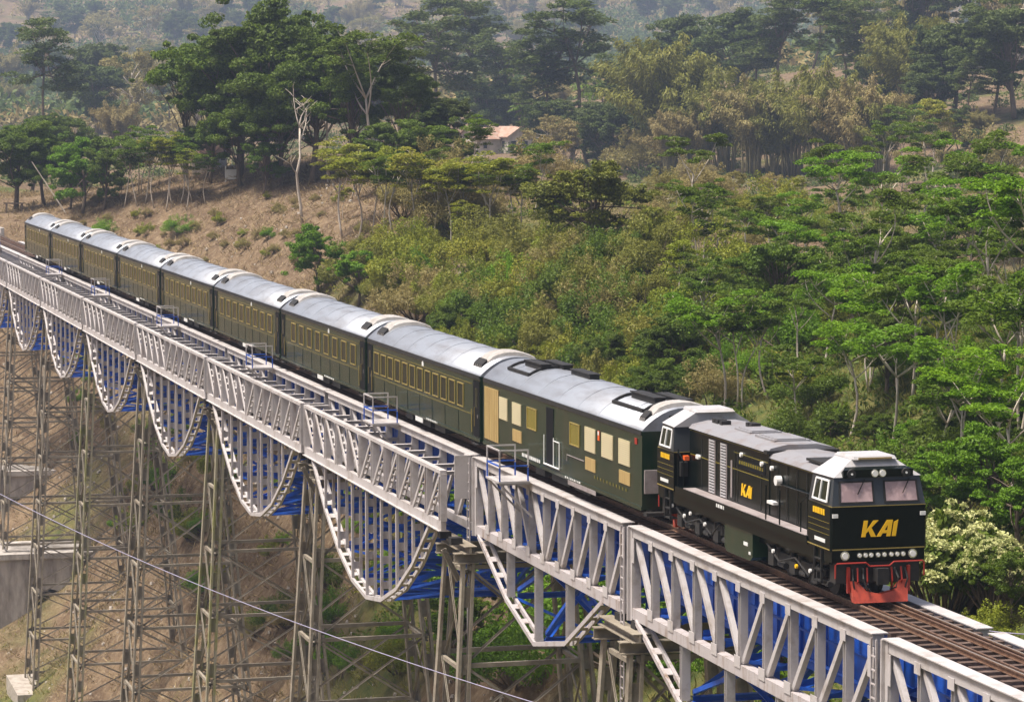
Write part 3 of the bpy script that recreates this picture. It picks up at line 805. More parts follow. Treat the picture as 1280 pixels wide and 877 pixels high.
for k in range(3, 8): passenger(k, 8, -2.7, 2.14, 1.25, 'dark green coach with gold-framed windows, %s passenger coach behind the power car' % COACH[k-1])
passenger(8, 8, -2.7, 2.14, 1.25, 'dark green coach at the tail of the train', True)

# ------------------------------------------------------------------ power car behind the locomotive
pc = empty('power_car', (XF, 0, 0), 'dark green power car with cream louvres and tan panels behind the locomotive', 'train coach')
body_shell(pc); under_gear(pc, 77); coach_bogie(pc, -3.1); coach_bogie(pc, -CAR+3.1)
px = lambda x: x-XF
def side_plate(name, xa, xb, z0, z1, mkey, root=pc, proud=.02):
    return MB().box((px(xa), -HW-.018-proud, z0), (px(xb), -HW-.014, z1)).build(name, M[mkey], root)
side_plate('tan_panel', -36.9, -34.85, .72, 2.70, 'tan')
b = MB()
for i in range(8): b.box((px(-36.9)+.26*i-.006, -HW-.044, .74), (px(-36.9)+.26*i+.006, -HW-.036, 2.68))
b.build('panel_joint', M['goldpane'], pc)
slat_m = MB().loft([[(-.5, -.03, -.022), (-.5, .0, .022), (-.5, .008, .012), (-.5, -.02, -.03)], [(.5, -.03, -.022), (.5, .0, .022), (.5, .008, .012), (.5, -.02, -.03)]]).mesh('slat', M['louvre'])
for xa, xb, z0, z1 in ((-34.7, -33.5, 1.68, 2.5), (-32.8, -31.55, 1.68, 2.47), (-23.2, -21.95, 1.71, 2.52), (-21.2, -19.9, 1.71, 2.52), (-19.25, -18.0, 1.71, 2.53)):
    lv = MB(); y = -HW-.016; x0, x1 = px(xa), px(xb)
    lv.box((x0, y-.03, z0), (x0+.06, y, z1)); lv.box((x1-.06, y-.03, z0), (x1, y, z1)); lv.box((x0+.06, y-.03, z1-.04), (x1-.06, y, z1)); lv.box((x0+.06, y-.03, z0), (x1-.06, y, z0+.04)); lv.mat(1).box((x0+.06, y-.006, z0+.04), (x1-.06, y, z1-.04))
    lo = lv.build('louvre', [M['louvre'], M['tan']], pc)
    n = 11
    for i in range(n):
        z = z0+.07+(z1-z0-.14)*i/(n-1)
        o = link('slat', slat_m, lo, Matrix.Translation(((x0+x1)/2, y-.012, z)) @ Matrix.Diagonal((x1-x0-.13, 1, 1, 1)))
for xa, xb, z0, z1 in ((-32.75, -31.5, 1.05, 1.49), (-23.15, -21.95, 1.07, 1.5), (-19.2, -18.0, 1.09, 1.51)): side_plate('tan_hatch', xa, xb, z0, z1, 'tan')
window(pc, px(-30.1), 2.1, 1.3, .78, 'gold'); window(pc, px(-24.5), 2.1, 1.2, .78, 'gold')
side_plate('doorway', -28.15, -27.2, .72, 2.72, 'navy', proud=.004)
b = MB(); y = -HW-.06
b.tube([(px(-28.3), y, 1.72), (px(-28.3), y, .72)], .02, 6); b.tube([(px(-27.05), y, 1.72), (px(-27.05), y, .72)], .02, 6); b.tube([(px(-26.3), y, 1.6), (px(-26.3), y, .72)], .02, 6)
b.tube([(px(-27.05), y, 1.62), (px(-26.3), y, 1.62)], .02, 6); b.tube([(px(-28.3), y, .7), (px(-26.3), y, .7)], .03, 6)
b.build('door_handrail', M['whiteplain'], pc)
b = MB(); b.tube([(px(-25.4), y+.02, 1.1), (px(-25.4), y+.02, 1.32), (px(-23.3), y+.02, 1.32)], .015, 5); b.build('side_rail', M['grey'], pc)
b = MB(); b.box((px(-25.3), -HW-.035, .30), (px(-21.9), -HW-.02, .46)); b.build('battery_box_lid', M['grey'], pc)
side_plate('fire_notice', -21.7, -21.5, 2.2, 2.52, 'orange', proud=.01); side_plate('red_reflector', -17.5, -17.25, 2.52, 2.72, 'red', proud=.01)
MB().box((px(-21.67), -HW-.036, 2.38), (px(-21.53), -HW-.029, 2.50)).build('notice_text', M['whiteplain'], pc)
rl = random.Random(9); b = MB(); x = px(-31.4)
for i in range(12): w = rl.uniform(.1, .22); b.box((x, -HW-.036, .62), (x+w, -HW-.031, .74)); x += w+rl.uniform(.03, .09)
b.build('sole_bar_lettering', M['whiteplain'], pc)
# small gold capitals along the lower side
b = MB(); x = px(-22.1)
for i in range(11): b.box((x, -HW-.024, .86), (x+.09, -HW-.019, .97)); x += .36
b.build('side_lettering', M['goldpane'], pc)
MB().box((.02, -.62, .75), (.16, .62, 2.55)).build('end_door', M['grey'], pc)
MB().box((.05, -1.45, .3), (.4, -.75, .42)).build('end_step', M['dark'], pc)
MB().box((.02, -1.42, 1.0), (.1, -.7, 1.75)).build('end_panel', M['grey'], pc)
MB().box((.02, -.13, .6), (.8, .13, .86)).build('coupler', M['dark'], pc)
# roof hatches: dark raised rims and ribs
def roof_frame(x0, x1, y0, y1, t=.12):
    b = MB(); ys = [y0+(y1-y0)*i/8 for i in range(9)]
    for xx in (x0, x1):
        for ya, yb in zip(ys[:-1], ys[1:]): b.bar((xx, ya, roof_z(ya)+.05), (xx, yb, roof_z(yb)+.05), t, .1)
    for yy in (y0, y1): b.bar((x0, yy, roof_z(yy)+.05), (x1, yy, roof_z(yy)+.05), t, .1)
    b.build('roof_hatch_rim', M['dark'], pc)
roof_frame(px(-35.4), px(-32.4), -.95, .95); roof_frame(px(-21.7), px(-18.3), -.95, .95)
for x0, y0, ln in ((-34.6, -.35, 2.3), (-34.2, .35, 2.4), (-29.9, .1, 2.4), (-21.2, -.3, 2.6), (-20.4, .35, 2.6)):
    b = MB(); z = roof_z(y0); b.box((px(x0), y0-.18, z-.05), (px(x0)+ln, y0+.18, z+.16)); b.box((px(x0)-.05, y0-.22, z+.16), (px(x0)+ln+.05, y0+.22, z+.2))
    b.build('roof_vent', M['dark'], pc)
roof_pod(pc, px(-18.0), px(-17.2))

# ------------------------------------------------------------------ locomotive (x = 0 at the nose, backwards negative)
lo = empty('locomotive', (0, 0, 0), 'black twin-cab diesel locomotive with gold KAI lettering and red cowcatcher', 'locomotive')
b = MB(); b.box((-15.55, -1.30, 1.05), (-.45, 1.30, 1.40)); b.box((-15.3, -1.05, .8), (-.7, 1.05, 1.05))
b.build('underframe', M['black'], lo)
b = MB()
for s in (-1, 1): b.box((-13.6, .98*s, 1.405), (-1.9, 1.40*s, 1.62)); b.box((-13.6, 1.37*s, 1.42), (-1.9, 1.405*s, 1.60))
b.build('walkway_beam', M['black'], lo)
for s in (-1, 1): MB().box((-12.85, .98*s, 1.622), (-2.05, 1.38*s, 1.64)).build('walkway_plate', M['grey'], lo)
# hood: tall rear machine hood and lower forward equipment hood
b = MB()
b.prism_x([(-.96, 1.41), (.96, 1.41), (.96, 3.44), (-.96, 3.44)], -13.5, -6.2); b.build('engine_hood', M['black'], lo)
b = MB(); b.prism_x([(-.94, 1.41), (.94, 1.41), (.94, 3.30), (-.94, 3.30)], -6.19, -1.5); b.build('equipment_hood', M['black'], lo)
b = MB(); b.loft([[(x, -1.06, 3.442), (x, -.95, 3.56), (x, -.45, 3.66), (x, .45, 3.66), (x, .95, 3.56), (x, 1.06, 3.442)] for x in (-13.3, -6.1)])
hr = b.build('hood_roof', M['roofgrey'], lo)
b = MB(); b.loft([[(x, -1.02, 3.302), (x, -.92, 3.42), (x, -.42, 3.52), (x, .42, 3.52), (x, .92, 3.42), (x, 1.02, 3.302)] for x in (-6.08, -2.1)])
b.build('hood_roof', M['roofgrey'], lo)
b = MB(); b.box((-6.3, -1.1, 3.40), (-6.0, 1.1, 3.50)); b.box((-3.6, -.8, 3.50), (-2.4, .8, 3.57)); b.build('roof_ridge', M['dark'], lo)
for xa, xb, ya, yb in ((-8.6, -6.9, -.55, .55), (-10.6, -9.2, -.5, .5)):
    b = MB(); b.box((xa, ya, 3.62), (xb, yb, 3.70)); b.box((xa+.1, ya+.1, 3.70), (xb-.1, yb-.1, 3.73)); b.build('roof_hatch', M['roofgrey'], lo)
for i, x in enumerate((-12.6, -12.3, -11.9, -11.2, -10.9)):
    MB().box((x-.12, (.1 if i > 2 else -.5), 3.62), (x+.12, (.4 if i > 2 else -.2), 3.78)).build('roof_fitting', M['dark'], lo)
# white louvre columns
gs = MB().box((-.24, -.03, -.022), (.24, 0, .022)).mesh('grille_slat', M['vent'])
for x in (-11.28, -10.2):
    g = MB(); g.box((x-.3, -.985, 1.66), (x-.25, -.962, 3.28)); g.box((x+.25, -.985, 1.66), (x+.3, -.962, 3.28)); go = g.build('grille', M['grey'], lo)
    for i in range(19): o = link('grille_slat', gs, go, Matrix.Translation((x, -.968, 1.70+i*.086)))
g = MB(); g.box((-9.55, -.978, 1.75), (-9.43, -.962, 2.85)); g.build('grille', M['grey'], lo)
# hood doors: seams and handles
for x in (-12.3, -9.2, -8.95, -6.9, -5.5, -4.7, -3.9, -3.1, -2.4):
    MB().box((x-.012, -.972, 1.68), (x+.012, -.958, 3.20)).build('door_seam', M['dark'], lo)
b = MB(); b.box((-13.4, -.968, 2.62), (-6.25, -.958, 2.645)); b.box((-9.3, -.968, 3.12), (-6.3, -.958, 3.14)); b.box((-13.4, -.968, 3.36), (-6.25, -.958, 3.375)); b.box((-6.1, -.95, 3.24), (-1.6, -.938, 3.262)); b.build('gold_stripe', M['goldpane'], lo)
b = MB(); b.box((-9.0, -.968, 2.72), (-6.5, -.96, 3.05)); pl = b.build('name_board', M['goldpane'], lo)
pl.data.materials[0] = M['navy']
b = MB(); x = -8.8
for i in range(11): b.box((x, -.975, 2.83), (x+.11, -.969, 2.94)); x += .2
b.build('board_lettering', M['goldpane'], lo)
for x, z in ((-8.55, 3.12), (-6.75, 3.05), (-5.9, 3.02), (-12.65, 2.62), (-12.5, 2.62)):
    MB().cyl((x, -.99, z), (0, 1, 0), .07, .08, 10).build('marker_lamp', M['whiteplain'], lo)
MB().cyl((-5.2, -1.05, 2.75), (0, 1, 0), .14, .16, 14).build('round_mirror', M['whiteplain'], lo)
b = MB(); b.box((-6.0, -1.1, 2.02), (-5.45, -.95, 2.10)); b.build('step_plate', M['whiteplain'], lo)
b = MB()
for x in (-5.35, -4.2): b.tube([(x, -1.36, 1.62), (x, -1.36, 2.62)], .022, 6)
b.tube([(-5.4, -1.0, 2.66), (-2.2, -1.0, 2.66)], .02, 6); b.build('handrail', M['black'], lo)
# lettering: slanted bold strokes
def KAI(d, h):
    """returns outlines (u,v) of three slanted capitals, height h"""
    sl = .16
    def o(pts): return [(u*h+v*h*sl, v*h) for u, v in pts]
    K = [o([(0, 0), (.26, 0), (.26, 1), (0, 1)]), o([(.26, .42), (.62, 1), (.94, 1), (.26, .22)]), o([(.30, .52), (.62, 0), (.95, 0), (.46, .70)])]
    A = [o([(.98, 0), (1.25, 0), (1.62, .74), (1.50, 1)]), o([(1.50, 1), (1.62, .62), (1.62, 0), (1.88, 0), (1.88, 1)]), o([(1.22, .20), (1.66, .20), (1.66, .38), (1.33, .38)])]
    I = [o([(1.97, 0), (2.23, 0), (2.23, 1), (1.97, .86)])]
    return [K, A, I]
def lettering(root, h, place, mkey, groups):
    for grp in groups:
        b = MB()
        for i, outl in enumerate(grp):
            b.loft([[place(u, v, .0+.001*i) for u, v in outl], [place(u, v, .018+.0012*i) for u, v in outl]])
        b.build('letter', M[mkey], root)
lg = empty('side_logo', (-8.6, -.962, 1.92)); lg.parent = lo
lettering(lg, .36, lambda u, v, t: (u*1.12, -t, v), 'yellow', KAI(0, .36))
# wheels and bogies
for xb in (-3.55, -11.95):
    b = MB()
    for s in (-1, 1):
        b.prism_y([(xb-2.35, .85), (xb-2.3, .6), (xb-1.9, .52), (xb+1.9, .52), (xb+2.3, .6), (xb+2.35, .85), (xb+1.6, .78), (xb-1.6, .78)], .95*s, 1.1*s)
        for xx in (-1.75, 0, 1.75):
            b.box((xb+xx-.22, 1.1*s, .34), (xb+xx+.22, 1.22*s, .68)); b.cyl((xb+xx-.32, 1.08*s, .72), (0, 0, 1), .09, .3, 8); b.cyl((xb+xx+.32, 1.08*s, .72), (0, 0, 1), .09, .3, 8)
            b.cyl((xb+xx+.75, 1.12*s, .45), (1, 0, 0), .09, .5, 8)
        b.tube([(xb-2.1, 1.2*s, .9), (xb-1.0, 1.24*s, .55), (xb+.2, 1.2*s, .82), (xb+1.4, 1.24*s, .5), (xb+2.1, 1.2*s, .9)], .03, 6)
    b.box((xb-1.9, -.9, .5), (xb+1.9, .9, .78))
    bo = b.build('bogie', M['dark'], lo)
    for xx in (-1.75, 0, 1.75): wheelset(bo, xb+xx, .46)
for i, (x, z) in enumerate(((-14.3, .92), (-12.5, .9), (-11.1, .75), (-13.1, .75), (-3.1, .62), (-5.0, .78), (-2.0, .65))):
    MB().cyl((x, -1.26, z), (0, 1, 0), .06, .06, 10).build('cock_handle', M['whiteplain'] if i != 4 else M['yellow'], lo)
# fuel tank
b = MB(); b.prism_y([(-9.25, .35), (-9.05, .22), (-6.95, .22), (-6.75, .35), (-6.75, 1.04), (-9.25, 1.04)], -1.26, 1.26); b.build('fuel_tank', M['green'], lo)
MB().box((-9.36, -1.22, .4), (-9.27, -1.05, 1.1)).build('air_pipe', M['red'], lo)
b = MB(); b.box((-7.5, -1.275, .62), (-7.15, -1.262, .72)); b.box((-7.05, -1.275, .40), (-6.9, -1.262, .48)); b.build('tank_plate', M['whiteplain'], lo)
b = MB(); x = -9.6
for w in (.08, .16, .18, .08): b.box((x, -1.412, 1.47), (x+w, -1.406, 1.57)); x += w+.07
b.build('frame_lettering', M['whiteplain'], lo)

def cab(sgn, x0):
    """one driving cab; sgn +1 faces forward; x0 its face"""
    X = lambda d: x0-sgn*d
    def ring(d, hw, zb, ze, zr, wr):
        x = X(d)
        return [(x, -hw, zb), (x, -hw, 2.64), (x, -hw+.0, 2.66), (x, -ze[0], ze[1]), (x, -wr, zr), (x, wr, zr), (x, ze[0], ze[1]), (x, hw, 2.66), (x, hw, 2.64), (x, hw, zb)]
    c = lo
    # lower nose box, upper raked front, roof: shells butted edge to edge
    HWc = 1.375
    low = MB()
    low.loft([[(X(d), -HWc+e, 1.42), (X(d), HWc-e, 1.42), (X(d), HWc-e, 2.62), (X(d), -HWc+e, 2.62)] for d, e in ((0, .05), (.05, 0), (1.75, 0))])
    low.build('nose', M['black'], c)
    up = MB(); up.loft([[(X(.0), -HWc+.04, 2.645), (X(.0), HWc-.04, 2.645), (X(.17), 1.22, 3.40), (X(.17), -1.22, 3.40)], [(X(1.7), -HWc, 2.645), (X(1.7), HWc, 2.645), (X(1.55), 1.30, 3.40), (X(1.55), -1.30, 3.40)]])
    up.build('upper_cab', M['cabgrey'], c)
    rf = MB(); rf.loft([[(X(.12), -1.25, 3.402), (X(.12), 1.25, 3.402), (X(.45), .62, 3.84), (X(.45), -.62, 3.84)], [(X(1.62), -1.33, 3.402), (X(1.62), 1.33, 3.402), (X(1.62), .62, 3.84), (X(1.62), -.62, 3.84)]])
    rf.build('cab_roof', M['cabroof'], c)
    MB().loft([[(X(.30), -.62, 3.845), (X(.30), .62, 3.845), (X(.36), .58, 3.93), (X(.36), -.58, 3.93)], [(X(1.7), -.64, 3.845), (X(1.7), .64, 3.845), (X(1.6), .58, 3.93), (X(1.6), -.58, 3.93)]]).build('air_conditioner', M['cabroof'], c)
    MB().box((X(.295), -.48, 3.855), (X(.31), .48, 3.90)).build('air_grille', M['tan'], c)
    br = MB(); br.loft([[(X(.06), -1.0, 3.405), (X(.06), 1.0, 3.405), (X(.06), 1.0, 3.60), (X(.06), -1.0, 3.60)], [(X(.5), -1.0, 3.405), (X(.5), 1.0, 3.405), (X(.5), .75, 3.70), (X(.5), -.75, 3.70)]])
    br.build('lamp_housing', M['black'], c)
    # band of gold under the windscreens and along the foot of the nose
    MB().box((X(-.012), -1.345, 2.622), (X(1.72), 1.345, 2.643)).build('gold_stripe', M['gold'], c)
    for z in (1.46,):
        b = MB(); b.box((X(-.008), -1.32, z), (X(.0), 1.32, z+.028))
        for s in (-1, 1): b.box((X(.06), 1.376*s, z), (X(1.74), 1.386*s, z+.028))
        b.build('gold_stripe', M['gold'], c)
    # windscreens
    for (ya, yb) in ((-1.13, -.12), (.16, 1.16)):
        def wp(y, z, o): d = .17*(z-2.645)/.755-o; return (X(d), y, z)
        b = MB()
        outer = [(ya, 2.71), (yb, 2.71), (yb-.03*(yb > .5), 3.30), (ya+.03*(ya < -.5), 3.30)]
        cy = (ya+yb)/2; inner = [(cy+(y-cy)*.90, 3.005+(z-3.005)*.86) for y, z in outer]
        n0 = len(b.v)
        b.loft([[wp(y, z, .001) for y, z in outer], [wp(y, z, .025) for y, z in outer], [wp(y, z, .025) for y, z in inner], [wp(y, z, .008) for y, z in inner]], cap=False)
        wo_ = b.build('windscreen', M['dark'], c)
        MB().loft([[wp(y, z, .002) for y, z in inner], [wp(y, z, .009) for y, z in inner]]).build('pane', M['screen'], wo_)
        b = MB(); yc = (ya+yb)/2+.25*sgn; b.bar(wp(yc, 3.34, .05), wp(yc-.22, 2.95, .04), .02); b.build('wiper', M['dark'], wo_)
    # side window: sliding two-leaf with bright frame
    for s in (-1, 1):
        y = 1.36
        def sp_(d, z, o): return (X(d), s*(1.375-(1.375-1.25)*(z-2.645)/.755+o), z)
        b = MB(); ou = [(.28, 2.72), (1.42, 2.72), (1.36, 3.32), (.34, 3.32)]; cx = .85
        inn = [(cx+(d-cx)*.86, 3.02+(z-3.02)*.84) for d, z in ou]
        b.loft([[sp_(d, z, .0) for d, z in ou], [sp_(d, z, .03) for d, z in ou], [sp_(d, z, .03) for d, z in inn], [sp_(d, z, .01) for d, z in inn]], cap=False)
        b.bar(sp_(.85, 2.78, .025), sp_(.85, 3.27, .025), .05)
        w_ = b.build('side_window', M['whiteplain'], c)
        MB().loft([[sp_(d, z, .004) for d, z in inn], [sp_(d, z, .011) for d, z in inn]]).build('pane', M['pane'], w_)
        b = MB()
        xx = .45
        for wd in (.10, .10, .06, .12, .12, .12): b.box((X(xx), s*1.376, 2.36), (X(xx+wd), s*1.39, 2.52)); xx += wd+.05
        b.build('cab_number', M['orange'] if False else M['yellow'], c)
        b = MB()
        for z in (2.18, 2.02, 1.86): b.box((X(.1), s*1.376, z), (X(1.7), s*1.381, z+.012))  # reflections in the glossy cab side, imitated by thin olive-gold strips
        b.build('reflection_line', M['goldpane'], c)
        MB().box((X(.4), s*1.376, 1.62), (X(1.2), s*1.384, 1.72)).build('name_plate', M['whiteplain'], c)
        if s < 0 or True:
            d = MB(); d.box((X(.02), s*1.33, 2.34), (X(-.05), s*1.18, 2.44)); d.build('end_number', M['whiteplain'], c)
    # lamps
    for y in (-.11, .11):
        b = MB(); b.cyl((X(.05), y, 3.50), (1, 0, 0), .105, .06, 18); h_ = b.build('headlamp', M['chrome'], c)
        MB().cyl((X(.012), y, 3.50), (1, 0, 0), .082, .03, 18).build('lens', M['lens'], h_)
    for y in (-.78, .78):
        b = MB(); b.cyl((X(.05), y, 3.5), (1, 0, 0), .12, .12, 14); h_ = b.build('horn_port', M['dark'], c)
        MB().cyl((X(-.012), y, 3.5), (1, 0, 0), .03, .03, 10).build('lens', M['lens'], h_)
    for y in (-.97, .97):
        b = MB(); b.cyl((X(.0), y, 1.31), (1, 0, 0), .125, .08, 20); h_ = b.build('ditch_lamp', M['chrome'], c)
        MB().cyl((X(-.045), y, 1.31), (1, 0, 0), .085, .03, 18).build('lens', M['lens'], h_)
    for y in (-.55, -.38, -.22, -.02, .16, .36, .53, .70):
        b = MB(); b.cyl((X(.0), y, 1.31), (1, 0, 0), .07, .07, 14); h_ = b.build('marker_lamp', M['chrome'], c)
        MB().cyl((X(-.04), y, 1.31), (1, 0, 0), .045, .03, 12).build('lens', M['lens'], h_)
    # front lettering
    fl = empty('front_logo', (X(-.004), 0, 1.80)); fl.parent = c
    if sgn > 0: lettering(fl, .44, lambda u, v, t: (t, -.50+u, v), 'yellow', KAI(0, .44))
    # buffer beam, red rails, cowcatcher
    MB().box((X(.02), -1.33, 1.12), (X(.6), 1.33, 1.418)).build('buffer_beam', M['black'], c)
    MB().box((X(.06), -1.2, .55), (X(.5), 1.2, 1.118)).build('drag_box', M['dark'], c)
    b = MB(); x = X(-.10)
    for s in (-1, 1):
        b.tube([(x, 1.27*s, .72), (x, 1.27*s, 1.08), (x, 1.22*s, 1.12), (x, .40*s, 1.12), (x, .28*s, 1.02), (x, 0, 1.02)], .024, 6)
        for yy in (.35, .62): b.tube([(X(-.06), yy*s, .98), (X(-.12), yy*s*1.02, .62), (X(.0), yy*s*1.04, .4)], .026, 6)
        b.box((X(.04), .82*s, .3), (X(-.04), .90*s, 1.0))
    b.build('handrail', M['red'], c)
    cw = MB(); 
    prof = lambda d0, t: [(-.86+t, .62), (-.62, .60), (-.38, .34), (0, .26), (.38, .34), (.62, .60), (.86-t, .62), (.76, .05), (-.76, .05)]
    cw.loft([[(X(.02+.10*(z-.05)), y, z) for y, z in prof(0, 0)], [(X(-.06-.30*(.62-z)), y, z) for y, z in prof(0, .04)]])
    cw.build('cowcatcher', M['coral'], c)
    b = MB(); b.box((X(.0), -.16, .62), (X(-.34), .16, .96)); b.box((X(-.34), -.2, .56), (X(-.46), .12, 1.0)); b.build('coupler', M['dark'], c)
    b = MB()
    for s in (-1, 1):
        b.tube([(X(-.02), .45*s, .95), (X(-.2), .5*s, .7), (X(-.22), .42*s, .45), (X(-.1), .3*s, .38)], .03, 6)
        b.tube([(X(-.02), .75*s, .95), (X(-.16), .78*s, .66), (X(-.1), .72*s, .4)], .025, 6)
    b.build('air_hose', M['dark'], c)
    for s in (-1, 1):                                   # side steps under the cab
        b = MB()
        for z in (.5, .8, 1.1): b.box((X(.75), 1.1*s, z), (X(1.3), 1.36*s, z+.035))
        for d in (.75, 1.27): b.box((X(d), 1.30*s, .48), (X(d+.04), 1.36*s, 1.42))
        b.build('cab_step', M['dark'], c)
    # rear bulkhead gear: dark recess, handrails, orange box
    for s in (-1, 1):
        b = MB(); b.tube([(X(1.95), 1.3*s, 1.62), (X(1.95), 1.3*s, 2.75)], .02, 6); b.tube([(X(2.5), 1.3*s, 1.62), (X(2.5), 1.3*s, 2.45), (X(1.95), 1.3*s, 2.7)], .02, 6)
        b.build('handrail', M['black'], c)
        MB().box((X(1.76), .98*s, 1.9), (X(1.95), 1.2*s, 2.35)).build('locker', M['dark'], c)
        if sgn < 0: MB().box((X(1.955), 1.0*s, 2.42), (X(2.15), 1.15*s, 2.56)).build('rescue_box', M['orange'], c)
    return c
cab(1, -.15)
cab(-1, -15.55)

# ------------------------------------------------------------------ plants
RNG = np.random.default_rng(7)
def unitv(v): return v/np.maximum(np.linalg.norm(v, axis=-1, keepdims=True), 1e-6)
def blades(c, d, nrm, ln, wd, fold=.0):
    """leaf blades: diamond quads at c, along d, facing nrm"""
    d = unitv(d); sd = unitv(np.cross(d, nrm)); n = len(c)
    ln = np.broadcast_to(np.asarray(ln, float), (n,))[:, None]; wd = np.broadcast_to(np.asarray(wd, float), (n,))[:, None]
    up = unitv(np.cross(sd, d))
    a = c-d*ln*.5; b = c+sd*wd*.5+up*wd*.12+d*ln*.05; e = c+d*ln*.5-up*ln*.10; f = c-sd*wd*.5+up*wd*.12+d*ln*.05
    V = np.stack([a, b, e, f], 1).reshape(-1, 3)
    F = np.arange(n*4).reshape(n, 4)
    return V, F
def rand_in_ball(n, rng, shell=0.0):
    v = unitv(rng.normal(size=(n, 3))); r = rng.uniform(shell**3, 1, n)**(1/3)
    return v*r[:, None]
class Plant:
    """one plant's wood (tubes) and leaves, in local metres"""
    def __init__(s, seed): s.rng = np.random.default_rng(seed); s.w = MB(); s.c = []; s.d = []; s.n = []; s.l = []; s.wd = []
    def limb(s, pts, r0, r1, n=5): 
        k = len(pts); s.w.tube([tuple(p) for p in pts], [r0+(r1-r0)*i/(k-1) for i in range(k)], n)
    def leaves(s, c, d, nrm, ln, wd):
        s.c.append(c); s.d.append(d); s.n.append(nrm); s.l.append(np.broadcast_to(ln, (len(c),))); s.wd.append(np.broadcast_to(wd, (len(c),)))
    def pad(s, ctr, rx, rz, n, ln=.34, wd=.15):
        """flat spray of feathery leaves"""
        r = s.rng; p = rand_in_ball(n, r)*np.array([rx, rx*r.uniform(.7, 1.1), rz])+ctr
        p[:, 2] -= .18*((p[:, 0]-ctr[0])**2+(p[:, 1]-ctr[1])**2)/max(rx, .2)
        d = r.normal(size=(n, 3)); d[:, 2] *= .3
        nm = np.array([0, 0, 1])+r.normal(size=(n, 3))*.45
        s.leaves(p, d, nm, ln*r.uniform(.7, 1.25, n), wd*r.uniform(.7, 1.25, n))
    def clump(s, ctr, rad, n, ln=.30, wd=.18, flat=.8, shell=.55):
        r = s.rng; q = rand_in_ball(n, r, shell); p = q*np.array([rad, rad, rad*flat])+ctr
        d = unitv(q)*.6+r.normal(size=(n, 3))*.7; d[:, 2] -= .25
        nm = unitv(q)+np.array([0, 0, .6])+r.normal(size=(n, 3))*.5
        s.leaves(p, d, nm, ln*r.uniform(.7, 1.3, n), wd*r.uniform(.7, 1.3, n))
    def meshes(s, nm, bark, leaf):
        tm = s.w.mesh(nm+'_trunk', M[bark], True) if s.w.v else None
        lm = None
        if s.c:
            V, F = blades(np.concatenate(s.c), np.concatenate(s.d), np.concatenate(s.n), np.concatenate(s.l), np.concatenate(s.wd))
            lm = np_mesh(nm+'_crown', V, F, M[leaf])
        return tm, lm
def bend(p, q, rng, k=5, amp=.06):
    p = np.asarray(p, float); q = np.asarray(q, float); L = np.linalg.norm(q-p); o = rng.normal(size=3)*amp*L; o[2] *= .3
    return [p+(q-p)*t+o*math.sin(math.pi*t) for t in np.linspace(0, 1, k)]

def albizia(seed, H=10.0, bark='bark', leaf='lf_bright', spread=.40, dens=1.0, stems=1, lean=.06, thick=.013, fork=(.50, .66), tier=(.72, .97), nbr=None):
    """tall bare pale stem forking high into a flat, layered, feathery crown"""
    p = Plant(seed); r = p.rng
    for s in range(stems):
        ang = r.uniform(0, 6.28); base = np.array([math.cos(ang), math.sin(ang), 0])*(.25 if stems > 1 else 0)
        hf = H*r.uniform(*fork); top = base+np.array([r.normal()*lean*H+ (base[0]*3), r.normal()*lean*H+(base[1]*3), hf])
        t = bend(base, top, r, 6, .05); p.limb(t, thick*H/(1 if stems == 1 else 1.4), thick*.6*H/(1 if stems == 1 else 1.4), 6)
        nb = r.integers(3, 5) if stems > 1 else r.integers(4, 7)
        if nbr: nb = nbr
        for i in range(nb):
            a = 6.28*i/nb+r.uniform(-.5, .5); hr = H*spread*r.uniform(.55, 1.0)*(1 if stems == 1 else .75)
            z1 = H*r.uniform(*tier)
            e = top+np.array([math.cos(a)*hr, math.sin(a)*hr, z1-top[2]])
            st = t[r.integers(4, 6)]
            l = bend(st, e, r, 6, .07); p.limb(l, thick*.5*H, .0028*H, 5)
            for j in range(r.integers(3, 6)):
                k = r.integers(2, 6); q = l[min(k, 5)]; a2 = r.uniform(0, 6.28); rr = H*.11*r.uniform(.5, 1.2)
                e2 = q+np.array([math.cos(a2)*rr, math.sin(a2)*rr, H*r.uniform(.015, .10)])
                p.limb(bend(q, e2, r, 3, .05), .0035*H, .0015*H, 4)
                p.pad(e2+np.array([0, 0, .1]), H*r.uniform(.065, .115), H*.022, int(150*dens*r.uniform(.6, 1.2)), .034*H, .014*H)
            p.pad(e+np.array([0, 0, .15]), H*r.uniform(.09, .14), H*.028, int(260*dens), .034*H, .014*H)
    return p.meshes('albizia', bark, leaf)
def broadleaf(seed, H=9.0, leaf='lf_dark', bark='darkbark', wide=.42, n=34, low=.25, per=620, umbrella=False, ls=1.0):
    """spreading limbs, each carrying a flattened cloud of leaves with smaller clouds round it"""
    p = Plant(seed); r = p.rng
    top = np.array([r.normal()*.03*H, r.normal()*.03*H, H*.55]); t = bend((0, 0, 0), top, r, 6, .04); p.limb(t, .026*H, .012*H, 7)
    for i in range(n):
        v = unitv(r.normal(size=(1, 3)))[0]; v[2] = abs(v[2]) if (umbrella or r.uniform() < .35) else v[2]
        rad = r.uniform(.5, 1)
        c = np.array([v[0]*wide*H*rad, v[1]*wide*H*rad, H*(low+(1-low)/2)+v[2]*H*(1-low)/2*rad*.92])
        st = t[r.integers(2, 6)]
        p.limb(bend(st, c, r, 4, .06), .007*H, .0025*H, 4)
        cr = H*r.uniform(.06, .125)
        p.clump(c, cr, int(per*(cr/(.12*H))**2), .028*H*ls, .016*H*ls, r.uniform(.4, .65), .35)
        for j in range(4):
            o = r.normal(size=3)*cr*.95; o[2] *= .4
            p.clump(c+o, cr*r.uniform(.35, .6), int(per*.16), .027*H*ls, .015*H*ls, .55, .2)
    return p.meshes('broadleaf', bark, leaf)
